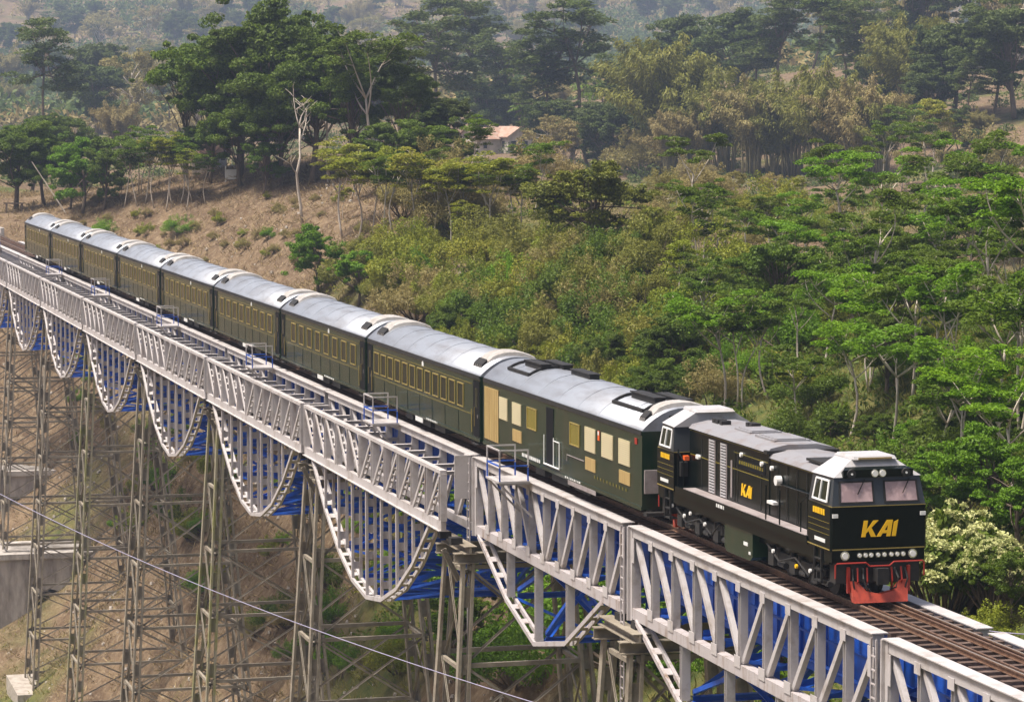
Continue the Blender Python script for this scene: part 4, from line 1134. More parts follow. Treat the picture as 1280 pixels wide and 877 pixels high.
def bamboo(seed, H=9.0, leaf='lf_olive', culms=46, per=430):
    """culms rising from one stool, arching out under feathery plumes"""
    p = Plant(seed); r = p.rng
    for i in range(culms):
        a = r.uniform(0, 6.28); b0 = np.array([math.cos(a), math.sin(a), 0])*r.uniform(0, .10*H)
        h = H*r.uniform(.62, 1.0); out = H*r.uniform(.05, .46)
        pts = []
        for t in np.linspace(0, 1, 8): pts.append(b0+np.array([math.cos(a)*out*t**2.3, math.sin(a)*out*t**2.3, h*(t-.20*t**3.2*(out/(.3*H)))]))
        p.limb(pts, .006*H, .0015*H, 4)
        pts = np.array(pts); n = per
        t = r.uniform(.38, 1.0, n)**.8; k = np.clip((t*7).astype(int), 0, 6); f = (t*7-k)[:, None]
        c = pts[k]*(1-f)+pts[k+1]*f
        rad = H*(.025+.06*np.sin(np.pi*np.clip((t-.3)/.75, 0, 1)))
        off = unitv(r.normal(size=(n, 3)))*rad[:, None]*r.uniform(.2, 1, (n, 1)); c = c+off
        d = off+np.array([math.cos(a)*.04*H, math.sin(a)*.04*H, -.055*H]); d += r.normal(size=(n, 3))*.02*H
        p.leaves(c, d, np.array([0, 0, 1])+r.normal(size=(n, 3))*.6, .036*H*r.uniform(.6, 1.3, n), .0085*H*r.uniform(.7, 1.4, n))
    return p.meshes('bamboo', 'culm', leaf)
def shrub(seed, H=2.0, leaf='lf_green', n=12, per=640, wide=.75, dry=False):
    p = Plant(seed); r = p.rng
    for i in range(n):
        a = r.uniform(0, 6.28); rr = H*wide*math.sqrt(r.uniform(0, 1)); z = H*r.uniform(.35, .85)*(1-.35*rr/(H*wide))
        c = np.array([math.cos(a)*rr, math.sin(a)*rr, z]); p.limb(bend((c[0]*.2, c[1]*.2, 0), c, r, 4, .08), .02*H, .006*H, 4)
        p.clump(c, H*r.uniform(.2, .34), per, .052*H if not dry else .085*H, .026*H if not dry else .015*H, .8, .3)
    for i in range(n):                                  # upright shoots breaking the outline
        a = r.uniform(0, 6.28); rr = H*wide*.8*math.sqrt(r.uniform(0, 1)); c = np.array([math.cos(a)*rr, math.sin(a)*rr, H*r.uniform(.7, 1.05)])
        p.clump(c, H*.11, per//10, .06*H, .024*H, 1.5, .1)
    return p.meshes('shrub', 'darkbark', leaf)
def bare(seed, H=10.0):
    p = Plant(seed); r = p.rng
    t = [np.array(q)*H for q in ((0, 0, 0), (-.01, .005, .12), (-.025, .02, .28), (-.055, .01, .38), (-.035, -.01, .50), (-.02, 0, .62), (0, .01, .72))]
    p.limb(t, .0125*H, .0075*H, 7)
    for (i, e, w) in ((6, (-.06, .02, .95), .008), (6, (.10, -.02, .90), .008), (5, (.14, .03, .86), .006), (3, (-.14, 0, .52), .005), (6, (.03, .08, 1.0), .006)):
        l = bend(t[i], np.array(e)*H, r, 5, .09); p.limb(l, w*H, .002*H, 5)
        for j in range(4): q = l[r.integers(2, 5)]; p.limb(bend(q, q+np.array([r.normal()*.05, r.normal()*.05, .07])*H, r, 3, .1), .003*H, .001*H, 4)
    p.pad(np.array([.1, 0, .93])*H, .06*H, .02*H, 60, .03*H, .013*H)
    return p.meshes('bare', 'bark', 'lf_mix')
def palm(seed, H=9.0):
    p = Plant(seed); r = p.rng
    top = np.array([r.normal()*.06*H, r.normal()*.06*H, H*.72]); t = bend((0, 0, 0), top, r, 6, .05); p.limb(t, .016*H, .010*H, 6)
    for i in range(17):
        a = 6.28*i/17+r.uniform(-.2, .2); el = r.uniform(-.2, 1.1); L = H*r.uniform(.26, .36)
        pts = []
        for s in np.linspace(0, 1, 7): pts.append(top+np.array([math.cos(a)*L*s*math.cos(el*.6), math.sin(a)*L*s*math.cos(el*.6), L*(math.sin(el)*s-.75*s*s)]))
        p.limb(pts, .004*H, .001*H, 4); pts = np.array(pts)
        n = 60; s = r.uniform(.1, 1, n); k = np.clip((s*6).astype(int), 0, 5); f = (s*6-k)[:, None]; c = pts[k]*(1-f)+pts[k+1]*f
        side = np.array([-math.sin(a), math.cos(a), 0])*np.sign(r.normal(size=n))[:, None]; tang = pts[k+1]-pts[k]
        d = side+unitv(tang)*.5+np.array([0, 0, -.55]); ll = .085*H*np.sin(np.pi*np.clip(s*.85+.15, 0, 1))
        p.leaves(c+unitv(d)*ll[:, None]*.5, d, np.array([0, 0, 1])+r.normal(size=(n, 3))*.2, ll, .012*H)
    return p.meshes('palm', 'darkbark', 'lf_green')

print('prototypes')
PROTO = {   # kind: (list of (trunk mesh, crown mesh), built height)
 'albizia': ([albizia(s, 10, spread=.29+.04*(s % 3), stems=(3 if s == 13 else 1)) for s in (11, 12, 13, 14, 15)], 10),
 'albizia_dark': ([albizia(s, 10, leaf='lf_green', spread=.30, stems=(2 if s == 22 else 1)) for s in (21, 22, 23, 24)], 10),
 'slender': ([albizia(s, 10, leaf='lf_mix' if s % 2 else 'lf_green', spread=.17, dens=.7, lean=.05, thick=.0095, fork=(.56, .68), tier=(.78, .97)) for s in (31, 32, 33, 34)], 10),
 'highland': ([albizia(s, 10, leaf='lf_blue', bark='darkbark', spread=.21, dens=.75, lean=.02, fork=(.72, .8), tier=(.42, .99), nbr=10) for s in (41, 42, 43)], 10),
 'broad': ([broadleaf(s, 10, ls=.72, per=1050) for s in (51, 52, 53)], 10),
 'umbrella': ([broadleaf(s, 10, wide=.48, low=.42, n=24, umbrella=True) for s in (56, 57)], 10),
 'broad_blue': ([broadleaf(s, 10, leaf='lf_blue', wide=.38) for s in (58, 59)], 10),
 'broad_green': ([broadleaf(s, 10, leaf='lf_green', wide=.45, n=24) for s in (61, 62, 63)], 10),
 'broad_bright': ([broadleaf(s, 10, leaf='lf_bright', wide=.42, n=22, low=.15) for s in (64, 65, 66)], 10),
 'dry_tree': ([broadleaf(s, 10, leaf='lf_tan', bark='bark', wide=.40, n=22, low=.35, per=260) for s in (67, 68)], 10),
 'bamboo': ([bamboo(s, 10) for s in (71, 72, 73)], 10),
 'bamboo_tan': ([bamboo(s, 10, leaf='lf_tan') for s in (74, 75)], 10),
 'bamboo_green': ([bamboo(s, 10, leaf='lf_mix') for s in (76, 77)], 10),
 'shrub': ([shrub(s, 2) for s in (81, 82, 83)], 2),
 'shrub_bright': ([shrub(s, 2, 'lf_bright') for s in (84, 85)], 2),
 'shrub_mix': ([shrub(s, 2, 'lf_mix') for s in (86, 87, 88)], 2),
 'shrub_tan': ([shrub(s, 2, 'lf_tan', dry=True) for s in (91, 92, 93)], 2),
 'shrub_olive': ([shrub(s, 2, 'lf_olive', dry=True) for s in (94, 95)], 2),
 'dome': ([broadleaf(78, 10, leaf='lf_dome', wide=.50, low=.04, n=44, per=560, ls=.9)], 10),
 'bare': ([bare(3)], 10), 'palm': ([palm(s) for s in (1, 2)], 9),
}
LOOK = {
 'albizia': ('albizia_tree', 'tree', 'pale-stemmed tree with flat bright green crown'),
 'albizia_dark': ('albizia_tree', 'tree', 'pale-stemmed tree with flat mid-green crown'),
 'slender': ('slender_tree', 'tree', 'slender white-stemmed tree with sparse crown'),
 'highland': ('highland_tree', 'tree', 'dark tree with tiered feathery crown'),
 'broad': ('broadleaf_tree', 'tree', 'large dark green dense-crowned tree'),
 'umbrella': ('umbrella_tree', 'tree', 'dark green tree with umbrella crown'),
 'broad_blue': ('broadleaf_tree', 'tree', 'deep green rounded tree'),
 'broad_green': ('broadleaf_tree', 'tree', 'mid-green rounded leafy tree'),
 'broad_bright': ('broadleaf_tree', 'tree', 'bright green bushy tree'),
 'dry_tree': ('dry_tree', 'tree', 'half-bare tan-leaved tree'),
 'bamboo': ('bamboo_clump', 'bamboo', 'olive feathery bamboo clump'),
 'bamboo_tan': ('bamboo_clump', 'bamboo', 'dry tan feathery bamboo clump'),
 'bamboo_green': ('bamboo_clump', 'bamboo', 'yellow-green feathery bamboo clump'),
 'shrub': ('shrub', 'shrub', 'mid-green leafy shrub'), 'shrub_bright': ('shrub', 'shrub', 'bright green leafy shrub'),
 'shrub_mix': ('shrub', 'shrub', 'yellow-green scrubby shrub'), 'shrub_tan': ('shrub', 'shrub', 'dry tan bushy shrub'), 'shrub_olive': ('shrub', 'shrub', 'olive bushy shrub'),
 'dome': ('rounded_bush', 'bush', 'great rounded olive bush'),
 'bare': ('bare_tree', 'tree', 'tall crooked almost leafless white-barked tree'), 'palm': ('coconut_palm', 'palm tree', 'coconut palm with drooping fronds'),
}
prng = random.Random(21)
placed = []
CARS = [(63, 'the tail coach'), (101, 'the seventh coach'), (146, 'the sixth coach'), (201, 'the fifth coach'), (265, 'the fourth coach'), (349, 'the third coach'), (455, 'the second coach'), (599, 'the first coach'), (806, 'the power car'), (900, 'the locomotive tail'), (1010, 'the locomotive hood'), (1156, 'the locomotive nose')]
def sight(pos):
    """which vehicle of the train the place lies behind, and how far up the slope"""
    v = np.array(pos)-CAM; d = v@_fw; x = 640+FPX*(v@_rt)/d
    if x < 32: return 'past the far bridgehead', d
    for lim, nm in CARS:
        if x < lim: return 'behind '+nm, d
    return 'ahead of the locomotive', d
def plant(kind, pos, H, where, squash=1.0, label=None, variant=None):
    protos, h0 = PROTO[kind]
    tm, lm = protos[prng.randrange(len(protos)) if variant is None else variant % len(protos)]
    nm, cat, look = LOOK[kind]
    k = H/h0
    beh, d = sight(pos)
    if '%' in where:
        band = 'low' if d < 165 else 'halfway' if d < 215 else 'high'
        ph = where % band
    else: ph = where
    if not label:
        label = '%s %s %s' % (look, ph, beh)
    o = empty(nm, pos, label, cat, '%s %s' % (look, where.replace('%s ', '')))
    o.rotation_euler = (prng.uniform(-.03, .03), prng.uniform(-.03, .03), prng.uniform(0, 6.28)); o.scale = (k*squash, k*squash, k)
    if tm: link('trunk' if cat != 'bamboo' else 'culms', tm, o)
    if lm: link('crown' if cat not in ('shrub',) else 'foliage', lm, o)
    placed.append((pos[0], pos[1], H))
    return o
def put(kind, px_, base, top, where, squash=1.0, label=None, variant=None):
    """a tree standing on the hillside at a bearing; its height from how tall it shows"""
    g = on_ground(px_, base)
    if g is None: return None
    pos, d = g
    H = max(.6, (base-top)/FPX*d)
    return plant(kind, (pos.x, pos.y, pos.z-.05), H, where, squash, label, variant)
def scatter(n, box, kinds, hts, where, gap=1.5, seed=0, poly=None, squash=(.9, 1.15)):
    r_ = random.Random(seed); k = 0; tries = 0
    while k < n and tries < n*12:
        tries += 1
        x = r_.uniform(box[0], box[2]); y = r_.uniform(box[1], box[3])
        if poly and not poly(x, y): continue
        g = on_ground(x, y)
        if g is None: continue
        pos, d = g
        if abs(pos.y) < 6.5 and -300 < pos.x < 50: continue
        if any((pos.x-a)**2+(pos.y-b)**2 < gap*gap for a, b, _ in placed): continue
        kd = r_.choice(kinds); H = r_.uniform(*hts)
        plant(kd, (pos.x, pos.y, pos.z-.05), H, where, r_.uniform(*squash)); k += 1

# --- named trees
BH = 'on the brown slope'; HC = 'on the wooded hilltop'
put('broad', 335, 225, 2, HC, 1.0, 'largest dark tree crowning the hilltop above the brown slope', 0)
put('broad', 300, 222, 20, HC, .95, None, 1)
put('broad', 390, 228, 30, HC, .9, None, 2)
put('umbrella', 232, 225, 62, HC, .85)
put('umbrella', 262, 228, 95, HC, .9)
put('broad', 440, 225, 62, HC, .85)
put('albizia_dark', 468, 228, 45, HC, 1.0)
put('albizia_dark', 410, 230, 90, HC, .9)
put('broad', 350, 232, 105, HC, 1.1)
put('broad', 300, 232, 120, HC, 1.1)
put('broad', 530, 232, 148, HC, 1.2)
put('broad_green', 490, 236, 140, HC, 1.2)
put('broad', 560, 230, 165, HC, 1.3)
put('umbrella', 500, 222, 85, HC, .8)
put('broad_green', 260, 222, 150, HC, 1.1)
put('bare', 378, 280, 115, BH, 1.0, 'tall crooked almost leafless white-barked tree on the brown slope')
for x, bse, tp in ((155, 264, 188), (172, 263, 180), (193, 263, 172), (208, 270, 176), (216, 263, 185), (233, 264, 190), (241, 258, 180), (257, 258, 195), (182, 258, 178), (226, 259, 176)): put('slender', x, bse, tp, BH, 1.1)
put('broad_bright', 103, 268, 168, BH, 1.0); put('broad_bright', 88, 262, 185, BH, .9); put('broad', 20, 262, 148, 'near the far bridgehead', 1.2); put('broad', 55, 258, 160, 'near the far bridgehead', 1.0)
put('broad_green', 130, 262, 180, BH, .9); put('broad', 80, 232, 135, 'near the far bridgehead', 1.1); put('broad_green', 40, 240, 150, 'near the far bridgehead', 1.1)
put('broad_green', 150, 240, 165, BH, 1.2); put('albizia_dark', 175, 240, 160, BH, 1.1)
MS = '%s up the scrub slope'
for x, bse, tp in ((428, 300, 180), (446, 308, 188), (480, 303, 195), (492, 296, 200), (517, 306, 190), (544, 305, 205), (563, 312, 200), (605, 304, 210), (619, 314, 195), (466, 296, 190), (585, 300, 205), (640, 304, 210), (655, 298, 215)): put('slender', x, bse, tp, MS, 1.25)
put('dome', 742, 334, 196, MS, 1.22, 'great rounded olive bush behind the first coach and power car')
put('bamboo_green', 812, 330, 250, MS, .9)
put('broad_bright', 398, 372, 276, MS, .95, 'bright green bushy tree right beside the coach roofs'); put('broad_bright', 448, 385, 308, MS, 1.0); put('shrub_bright', 792, 368, 334, MS, 1.1); put('shrub_bright', 825, 372, 345, MS, 1.0)
put('shrub_bright', 335, 302, 288, BH, 1.0); put('shrub_bright', 130, 300, 280, BH, 1.3); put('shrub_bright', 225, 292, 272, BH, 1.3); put('shrub_mix', 305, 296, 286, BH, 1.2); put('shrub_mix', 180, 296, 282, BH, 1.3)
put('broad_green', 330, 245, 175, HC, 1.1); put('albizia_dark', 440, 250, 175, MS, 1.0); put('broad_green', 690, 290, 228, MS, 1.0)
# the ridge behind
RD = 'on the hazy ridge'
for x, tp in ((505, 60), (545, 14), (580, 5), (622, 40), (688, 48), (712, 2), (772, 70)): put('highland', x, 183 if 570 < x < 660 else 205, tp, RD, 1.1)
for x, bse, tp in ((520, 208, 120), (556, 208, 115), (612, 184, 95), (650, 184, 105), (690, 208, 125), (735, 208, 120), (790, 208, 140), (588, 184, 105)): put('broad_blue', x, bse, tp, RD, 1.1)
put('palm', 664, 205, 112, RD, 1.0); put('palm', 757, 200, 78, RD, 1.1); put('palm', 668, 205, 140, RD, 1.0)
for x, tp in ((690, 135), (720, 140), (760, 130), (705, 160), (745, 165), (780, 160)): put('dry_tree' if x % 3 == 0 else 'broad_blue', x, 215, tp, RD, 1.1)
put('bamboo', 832, 215, 22, RD, 1.15); put('bamboo_green', 862, 215, 70, RD, .9)
for x, tp, kd in ((838, 130, 'bamboo_tan'), (905, 72, 'bamboo'), (940, 85, 'bamboo_tan'), (880, 110, 'bamboo_tan'), (990, 75, 'bamboo'), (1030, 58, 'bamboo'), (1075, 80, 'bamboo_tan'), (1100, 105, 'bamboo'), (1055, 110, 'bamboo_tan'), (965, 120, 'bamboo')): put(kd, x, 222, tp, 'along the ridge foot', 1.05)
UR = 'on the ridge top'
for x, bse, tp, kd in ((850, 150, 20, 'broad_blue'), (915, 150, 15, 'broad_blue'), (950, 150, 10, 'highland'), (985, 150, 2, 'highland'), (1045, 150, 0, 'highland'), (1080, 150, 8, 'highland'), (1140, 150, 2, 'bamboo'), (1165, 150, 10, 'bamboo'), (1190, 152, 20, 'broad_blue'), (1240, 150, 2, 'highland'), (1268, 150, 10, 'broad_blue'), (1180, 158, 60, 'broad_blue'), (1215, 160, 72, 'highland'), (1160, 165, 90, 'broad_blue'), (1100, 155, 60, 'broad_blue')): put(kd, x, bse, tp, UR, 1.1)
for x, bse, tp in ((1165, 225, 120), (1205, 122, 60), (1197, 118, 70)): put('slender', x, bse, tp, UR, 1.2)
put('albizia_dark', 1130, 240, 135, UR, 1.1); put('albizia_dark', 1160, 245, 150, UR, 1.0); put('albizia_dark', 1100, 248, 160, UR, .9)
# the near right-hand slope
RS = '%s up the wooded slope'
for x, bse, tp, kd in ((1055, 330, 188, 'albizia'), (1110, 320, 180, 'albizia'), (1010, 330, 235, 'albizia'), (1090, 400, 262, 'albizia_dark'), (1150, 350, 200, 'albizia_dark'), (1225, 330, 172, 'albizia_dark'), (1262, 330, 165, 'albizia'),
  (1190, 400, 230, 'albizia'), (1245, 430, 250, 'albizia_dark'), (1275, 440, 215, 'albizia'), (985, 400, 270, 'albizia'), (1030, 470, 335, 'albizia'), (1085, 490, 345, 'albizia'), (1140, 510, 330, 'albizia_dark'), (905, 520, 362, 'albizia'), (925, 515, 375, 'albizia_dark'),
  (960, 500, 380, 'albizia_dark'), (1190, 520, 345, 'albizia'), (1240, 540, 350, 'albizia_dark'), (1275, 560, 330, 'albizia_dark'), (1000, 545, 430, 'albizia_dark'), (1060, 560, 405, 'albizia'), (1110, 590, 400, 'albizia'), (1165, 610, 440, 'albizia_dark'),
  (1215, 620, 440, 'albizia'), (1265, 640, 460, 'albizia'), (870, 420, 320, 'albizia_dark'), (850, 400, 300, 'slender'), (880, 440, 330, 'albizia_dark'), (940, 330, 250, 'albizia_dark'), (870, 330, 255, 'slender'), (960, 320, 245, 'slender'), (985, 300, 240, 'slender')):
    put(kd, x, bse, tp, RS, 1.05)
for x, bse, tp, kd in ((1150, 660, 560, 'broad_bright'), (1190, 660, 545, 'broad_bright'), (1240, 690, 530, 'broad_bright'), (1275, 700, 560, 'broad_bright'), (1215, 690, 590, 'broad_green'), (1170, 600, 520, 'broad'), (1240, 600, 510, 'broad_green'), (1130, 600, 520, 'broad_bright'), (1090, 580, 525, 'broad'), (1040, 560, 515, 'broad_green'), (1265, 560, 500, 'broad')):
    put(kd, x, bse, tp, RS, 1.1)
scatter(24, (860, 330, 1280, 640), ['shrub', 'shrub_bright', 'shrub', 'shrub_mix'], (1.4, 3.2), RS, 1.6, 5)
scatter(15, (840, 280, 1280, 420), ['albizia_dark', 'albizia_dark', 'slender', 'broad_green'], (4.5, 8), RS, 2.6, 6)
scatter(16, (960, 400, 1280, 600), ['broad', 'broad_green', 'albizia_dark'], (4, 7), RS, 2.8, 7)
# scrub on the middle slope
scatter(84, (440, 325, 900, 520), ['shrub_mix', 'shrub_olive', 'shrub_tan', 'shrub_mix', 'shrub', 'shrub_olive', 'shrub_bright', 'shrub'], (1.4, 4.2), MS, 2.2, 8, lambda x, y: y < 330+ (x-400)*.36+40)
scatter(12, (560, 360, 860, 500), ['bamboo', 'bamboo_green', 'bamboo'], (3.2, 5), MS, 2.8, 9)
scatter(10, (540, 380, 900, 520), ['broad', 'broad_green'], (3, 4.6), MS, 2.6, 10)
scatter(12, (600, 470, 880, 560), ['broad', 'bamboo_green', 'bamboo', 'broad'], (3.6, 5.6), MS, 2.2, 23)
scatter(45, (100, 250, 470, 340), ['shrub_tan', 'shrub_tan', 'shrub_mix', 'shrub_tan'], (.5, 1.2), BH, 1.2, 11, lambda x, y: y > 250+.0*x)
scatter(14, (400, 230, 690, 318), ['slender', 'slender', 'shrub_tan'], (3.5, 6.5), MS, 2.0, 12)
scatter(24, (800, 225, 1060, 330), ['shrub_tan', 'shrub_mix', 'slender', 'dry_tree', 'shrub_tan'], (1.6, 4), RS, 2.0, 13)
# foliage in the valley seen through the trestles
VL = 'in the valley under the bridge'
scatter(26, (540, 680, 800, 876), ['broad_green', 'broad_bright', 'shrub_bright', 'broad_green'], (3, 6), VL, 2.0, 14)
scatter(14, (800, 780, 1000, 876), ['broad_green', 'broad_bright', 'shrub_bright'], (2.5, 4.5), VL, 1.8, 15)
scatter(8, (330, 490, 560, 640), ['broad', 'broad_green'], (3.5, 5.5), VL, 2.4, 16)
scatter(60, (60, 480, 560, 870), ['shrub', 'shrub_mix', 'shrub_tan', 'shrub_bright', 'shrub_bright'], (1.0, 2.8), VL, 2.0, 17)
scatter(10, (0, 460, 120, 640), ['shrub', 'shrub_bright'], (1, 2), VL, 2.2, 18)
# far slopes
scatter(70, (440, 2, 1280, 95), ['broad_blue', 'broad_blue', 'dry_tree', 'highland', 'bamboo_tan'], (14, 30), 'on the distant wooded hills', 14, 24)
FR = 'on the far hillside'
scatter(90, (0, 5, 480, 205), ['broad_blue', 'dry_tree', 'dry_tree', 'bamboo_tan', 'highland', 'broad_blue'], (12, 26), FR, 12, 19)
scatter(20, (790, 180, 1280, 240), ['broad_blue', 'dry_tree', 'bamboo_tan', 'highland', 'shrub_tan'], (4, 8), UR, 3.2, 20)
scatter(22, (470, 90, 800, 215), ['broad_blue', 'dry_tree', 'bamboo_tan', 'dry_tree'], (7, 12), RD, 4.0, 22, lambda x, y: not (560 < x < 670 and y > 186))
print('things planted', len(placed))

# blossoming shrub by the nose of the locomotive
def blossom(px_, base, top, sq, label, seed):
    g = on_ground(px_, base); pos, d = g; H = (base-top)/FPX*d
    p = Plant(seed); r = p.rng
    q = Plant(seed+1)
    heads = []
    for i in range(64):
        a = r.uniform(0, 6.28); rr = H*.55*math.sqrt(r.uniform(0, 1)); z = H*(.25+.68*math.sqrt(max(0, 1-(rr/(H*.6))**2))*r.uniform(.55, 1))
        c = np.array([math.cos(a)*rr, math.sin(a)*rr, z])
        p.limb(bend((c[0]*.15, c[1]*.15, 0), c, r, 4, .08), .014*H, .005*H, 4)
        p.clump(c, H*.13, 210, .075*H, .04*H, .8, .3)
        for j in range(10):
            v = unitv(r.normal(size=(1, 3)))[0]; v[2] = abs(v[2])
            hc = c+v*H*.135; n = 30
            qq = rand_in_ball(n, r, .2)*np.array([.048, .048, .026])*H+hc
            q.leaves(qq, r.normal(size=(n, 3)), np.array([0, 0, 1])+r.normal(size=(n, 3))*.5, .03*H, .022*H)
    tm, lm = p.meshes('blossom_shrub', 'darkbark', 'lf_green'); _, fm = q.meshes('blossom', 'darkbark', 'lf_flower')
    o = empty('blossoming_shrub', pos, label, 'shrub'); o.scale = (sq, sq, 1)
    link('stems', tm, o); link('foliage', lm, o); fo = link('blossom', fm, o); fo['kind'] = 'stuff'
blossom(1180, 800, 640, 1.0, 'cream-blossomed shrub beside the nose of the locomotive', 301)
blossom(1238, 770, 672, .8, 'thinner cream-blossomed shrub beyond the grey cable', 305)
put('shrub_mix', 1255, 812, 760, 'below the grey cable', 1.3); put('shrub_mix', 1225, 800, 768, 'below the grey cable', 1.2); put('broad_green', 1265, 790, 690, 'below the grey cable', .9)

# --- stuff nobody could count: dry brush, rough grass, undergrowth, the far wood
def strew(n, box, seed, keep=None):
    r_ = np.random.default_rng(seed); out = []
    d = r_.uniform(box[0], box[1], n*3); l = r_.uniform(box[2], box[3], n*3)*d
    x = CAM[0]+d*HF[0]+l*HR[0]; y = CAM[1]+d*HF[1]+l*HR[1]
    k = np.ones(len(x), bool)
    k &= ~((np.abs(y) < 4.5) & (x > -262) & (x < 30) & False)
    if keep is not None: k &= keep(x, y, d, l/d, r_)
    x = x[k][:n]; y = y[k][:n]
    return np.stack([x, y, gz(x, y)], -1), r_
def tuft_mesh(name, P, r_, per, ln, wd, up, matk, spread):
    n = len(P)*per
    c = np.repeat(P, per, 0)+r_.normal(size=(n, 3))*np.array([spread, spread, .03])
    d = r_.normal(size=(n, 3)); d[:, 2] = np.abs(d[:, 2])*.6+up
    L = ln*r_.uniform(.5, 1.4, n); c = c+unitv(d)*L[:, None]*.45
    V, F = blades(c, d, r_.normal(size=(n, 3)), L, wd*r_.uniform(.6, 1.4, n))
    return np_mesh(name, V, F, M[matk])
P, r_ = strew(9000, (195, 420, -.175, -.02), 31, lambda x, y, d, a, r: greenness(x, y) < r.uniform(.2, .6, len(x)))
o = link('dry_brush', tuft_mesh('dry_brush', P, r_, 7, .75, .07, .35, 'brush', .35)); tag(o, 'matted dry brown brush covering the bare slopes', 'brush', None, 'stuff')
P, r_ = strew(9000, (110, 330, -.17, .17), 32, lambda x, y, d, a, r: greenness(x, y) > r.uniform(.15, .8, len(x)))
o = link('rough_grass', tuft_mesh('rough_grass', P, r_, 7, .6, .06, .8, 'grassm', .3)); tag(o, 'rough yellow-green grass on the slopes', 'grass', None, 'stuff')
def leafy(name, P, r_, per, rad, ln, wd, matk, label, cat):
    n = len(P)*per
    c = np.repeat(P, per, 0); s = np.repeat(rad*r_.uniform(.5, 1.3, len(P)), per)
    q = rand_in_ball(n, r_); q[:, 2] = np.abs(q[:, 2])*.8; c = c+q*s[:, None]
    d = unitv(q)+r_.normal(size=(n, 3))*.6
    V, F = blades(c, d, unitv(q)+np.array([0, 0, .8])+r_.normal(size=(n, 3))*.4, ln*r_.uniform(.6, 1.4, n), wd*r_.uniform(.6, 1.4, n))
    o = link(name, np_mesh(name, V, F, M[matk])); tag(o, label, cat, None, 'stuff')
P, r_ = strew(1000, (110, 300, -.05, .17), 33, lambda x, y, d, a, r: (greenness(x, y) > .45) & ~((np.abs(y) < 4) & (x > -262)))
leafy('undergrowth', P, r_, 55, .95, .34, .17, 'lf_green', 'low green undergrowth on the right-hand slopes', 'undergrowth')
P, r_ = strew(520, (170, 300, -.09, .10), 34, lambda x, y, d, a, r: (greenness(x, y) > .2) & (greenness(x, y) < .9) & ~((np.abs(y) < 4) & (x > -262)))
leafy('dry_undergrowth', P, r_, 45, .9, .38, .10, 'lf_olive', 'low olive and tan undergrowth on the middle slope', 'undergrowth')
P, r_ = strew(700, (430, 900, -.17, .17), 37)
leafy('ridge_undergrowth', P, r_, 120, 2.6, .6, .28, 'lf_blue', 'mass of hazy undergrowth on the ridges behind', 'undergrowth')
P, r_ = strew(2300, (850, 2600, -.18, .18), 35, lambda x, y, d, a, r: np.sin(x*.017+2*np.sin(y*.011))+np.sin(y*.021+x*.006) > r.uniform(-.4, .6, len(x)))
P[:, 2] += 3.0
leafy('far_wood', P, r_, 60, 9.0, 2.6, 1.3, 'lf_blue', 'hazy blue-green wood on the far hillsides', 'wood')
P, r_ = strew(2600, (800, 2600, -.18, .18), 36)
P[:, 2] += 1.5
leafy('far_scrub', P, r_, 50, 7.0, 2.6, 1.1, 'lf_tan', 'hazy tan scrub on the far hillsides', 'scrub')

P, r_ = strew(1400, (150, 330, -.17, .0), 41)
b = MB()
for q in P:
    k = r_.uniform(.06, .26); cx, cy, cz = q
    t = [(cx+k*r_.uniform(.6, 1.1)*math.cos(a), cy+k*r_.uniform(.6, 1.1)*math.sin(a), cz-.03) for a in (0, 1.3, 2.5, 3.8, 5.0)]
    u2 = [(x+(cx-x)*r_.uniform(.2, .5), y+(cy-y)*r_.uniform(.2, .5), cz+k*r_.uniform(.4, .9)) for x, y, z in t]
    b.loft([t, u2])
o = b.build('rubble', M['stone']); tag(o, 'pale rubble strewn over the bare valley slopes', 'stones', None, 'stuff')

# --- small things on the hills
def house(px_, py_, w, dpt, h, rz, label, hut=False):
    pos, d = on_ground(px_, py_)
    o = empty('hillside_house' if not hut else 'hillside_hut', pos, label, 'house'); o.rotation_euler = (0, 0, rz)
    b = MB(); b.box((-w/2, -dpt/2, -1.5), (w/2, dpt/2, h)); b.prism_x([(-dpt/2, h), (dpt/2, h), (0, h+dpt*.30)], -w/2, w/2); b.build('wall', M['plaster'], o)
    b = MB()
    for s in (-1, 1):
        b.loft([[(-w/2-.6, s*(dpt/2+.6), h-.33), (w/2+.6, s*(dpt/2+.6), h-.33), (w/2+.6, 0, h+dpt*.30+.05), (-w/2-.6, 0, h+dpt*.30+.05)], [(-w/2-.6, s*(dpt/2+.6), h-.15), (w/2+.6, s*(dpt/2+.6), h-.15), (w/2+.6, 0, h+dpt*.30+.23), (-w/2-.6, 0, h+dpt*.30+.23)]])
    b.build('roof', M['tile'], o)
    for s in (-1, 1):
        for yy in ((-.25, .25) if not hut else (0,)):
            f = MB().box((s*(w/2+.02)-.05, yy*dpt-.5, .9), (s*(w/2+.02)+.05, yy*dpt+.5, 2.1)).build('window', M['dark'], o)
    for xx in (-.3, .25): MB().box((xx*w-.45, -dpt/2-.05, .9), (xx*w+.45, -dpt/2+.02, 2.1)).build('window', M['dark'], o)
    return o
house(610, 194, 11, 7, 3.0, R(112), 'pale house with faded tile roof among the ridge trees')
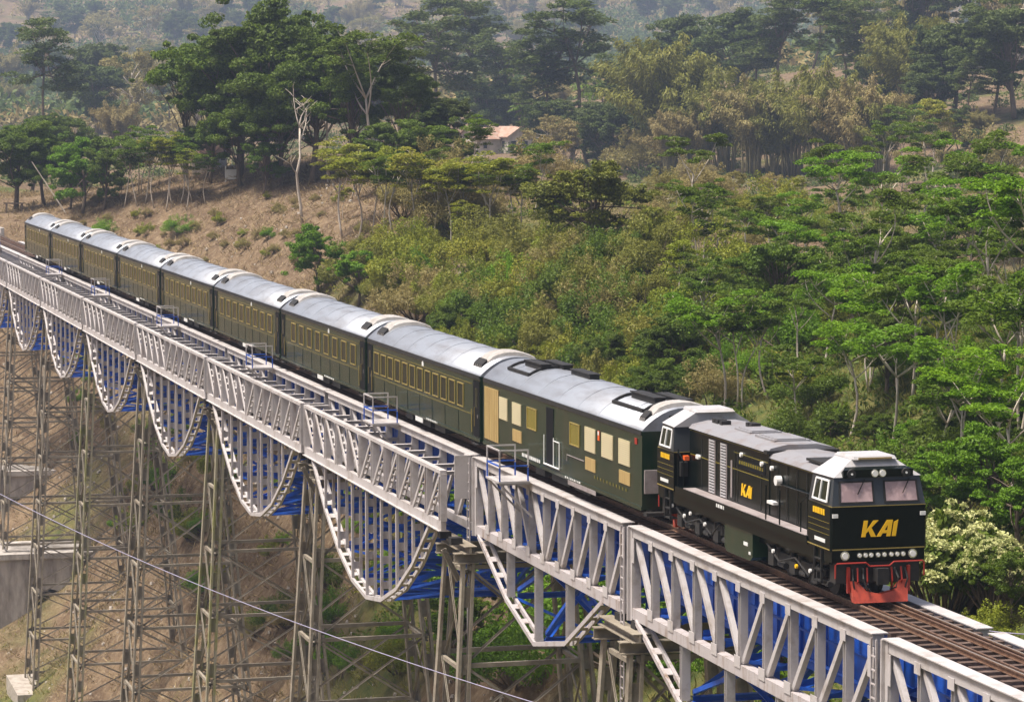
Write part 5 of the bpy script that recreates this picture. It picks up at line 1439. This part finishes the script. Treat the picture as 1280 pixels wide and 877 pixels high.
house(638, 190, 7, 6, 3.2, R(20), 'smaller pale gabled house behind the tile-roofed one')
house(262, 212, 3.2, 2.6, 1.9, R(60), 'small hut with red roof under the hilltop trees', True)
pos, d = on_ground(292, 226); b = MB(); b.box((-.9, -.06, 0), (.9, .06, 1.1)); b.box((-.95, -.08, -.4), (-.8, .08, 1.5)); b.box((.8, -.08, -.4), (.95, .08, 1.2)); o = b.build('board_fence', M['whiteplain']); o.location = pos; o.rotation_euler = (0, 0, R(80)); tag(o, 'short white board fence below the hut', 'fence')
pos, d = on_ground(82, 268); tag(MB().tube([pos, pos+Vector((-1.2, -3.6, 5.8))], [.09, .05], 6).build('leaning_pole', M['bark']), 'pale pole leaning over the tail of the train', 'pole')
pos, d = on_ground(18, 268); b = MB(); b.box((-1.2, -.12, 1.0), (1.2, .12, 1.15)); b.box((-1.0, -.1, -.3), (-.8, .1, 1.0)); b.box((.8, -.1, -.3), (1.0, .1, 1.0)); o = b.build('timber_stand', M['darkbark']); o.location = pos; o.rotation_euler = (0, 0, R(75)); tag(o, 'low timber stand beside the track beyond the tail', 'stand')
pos, d = on_ground(990, 350); tag(MB().tube([pos+Vector((-.4, -2.0, .5)), pos+Vector((.3, 1.9, .75))], [.12, .09], 7).build('fallen_log', M['bark']), 'fallen pale log lying across the right-hand slope', 'log')

# ------------------------------------------------------------------ air: even haze over the whole valley
hz = bpy.data.materials.new('valley_haze'); hz.use_nodes = True
_hn = hz.node_tree.nodes; _hn.remove(_hn['Principled BSDF'])
pv = _hn.new('ShaderNodeVolumePrincipled'); pv.inputs['Color'].default_value = (.62, .76, 1.0, 1); pv.inputs['Density'].default_value = HAZE; pv.inputs['Anisotropy'].default_value = 0.1
hz.node_tree.links.new(pv.outputs['Volume'], _hn['Material Output'].inputs['Volume'])
zmin = float(_Z.min()); zmax = float(_Z.max())
b = MB(); b.box((-4700, -1700, min(zmin, -45)-4), (520, 2700, max(zmax, 60)+30))
o = b.build('haze', hz); tag(o, 'pale blue haze filling the valley air', 'haze', None, 'stuff')
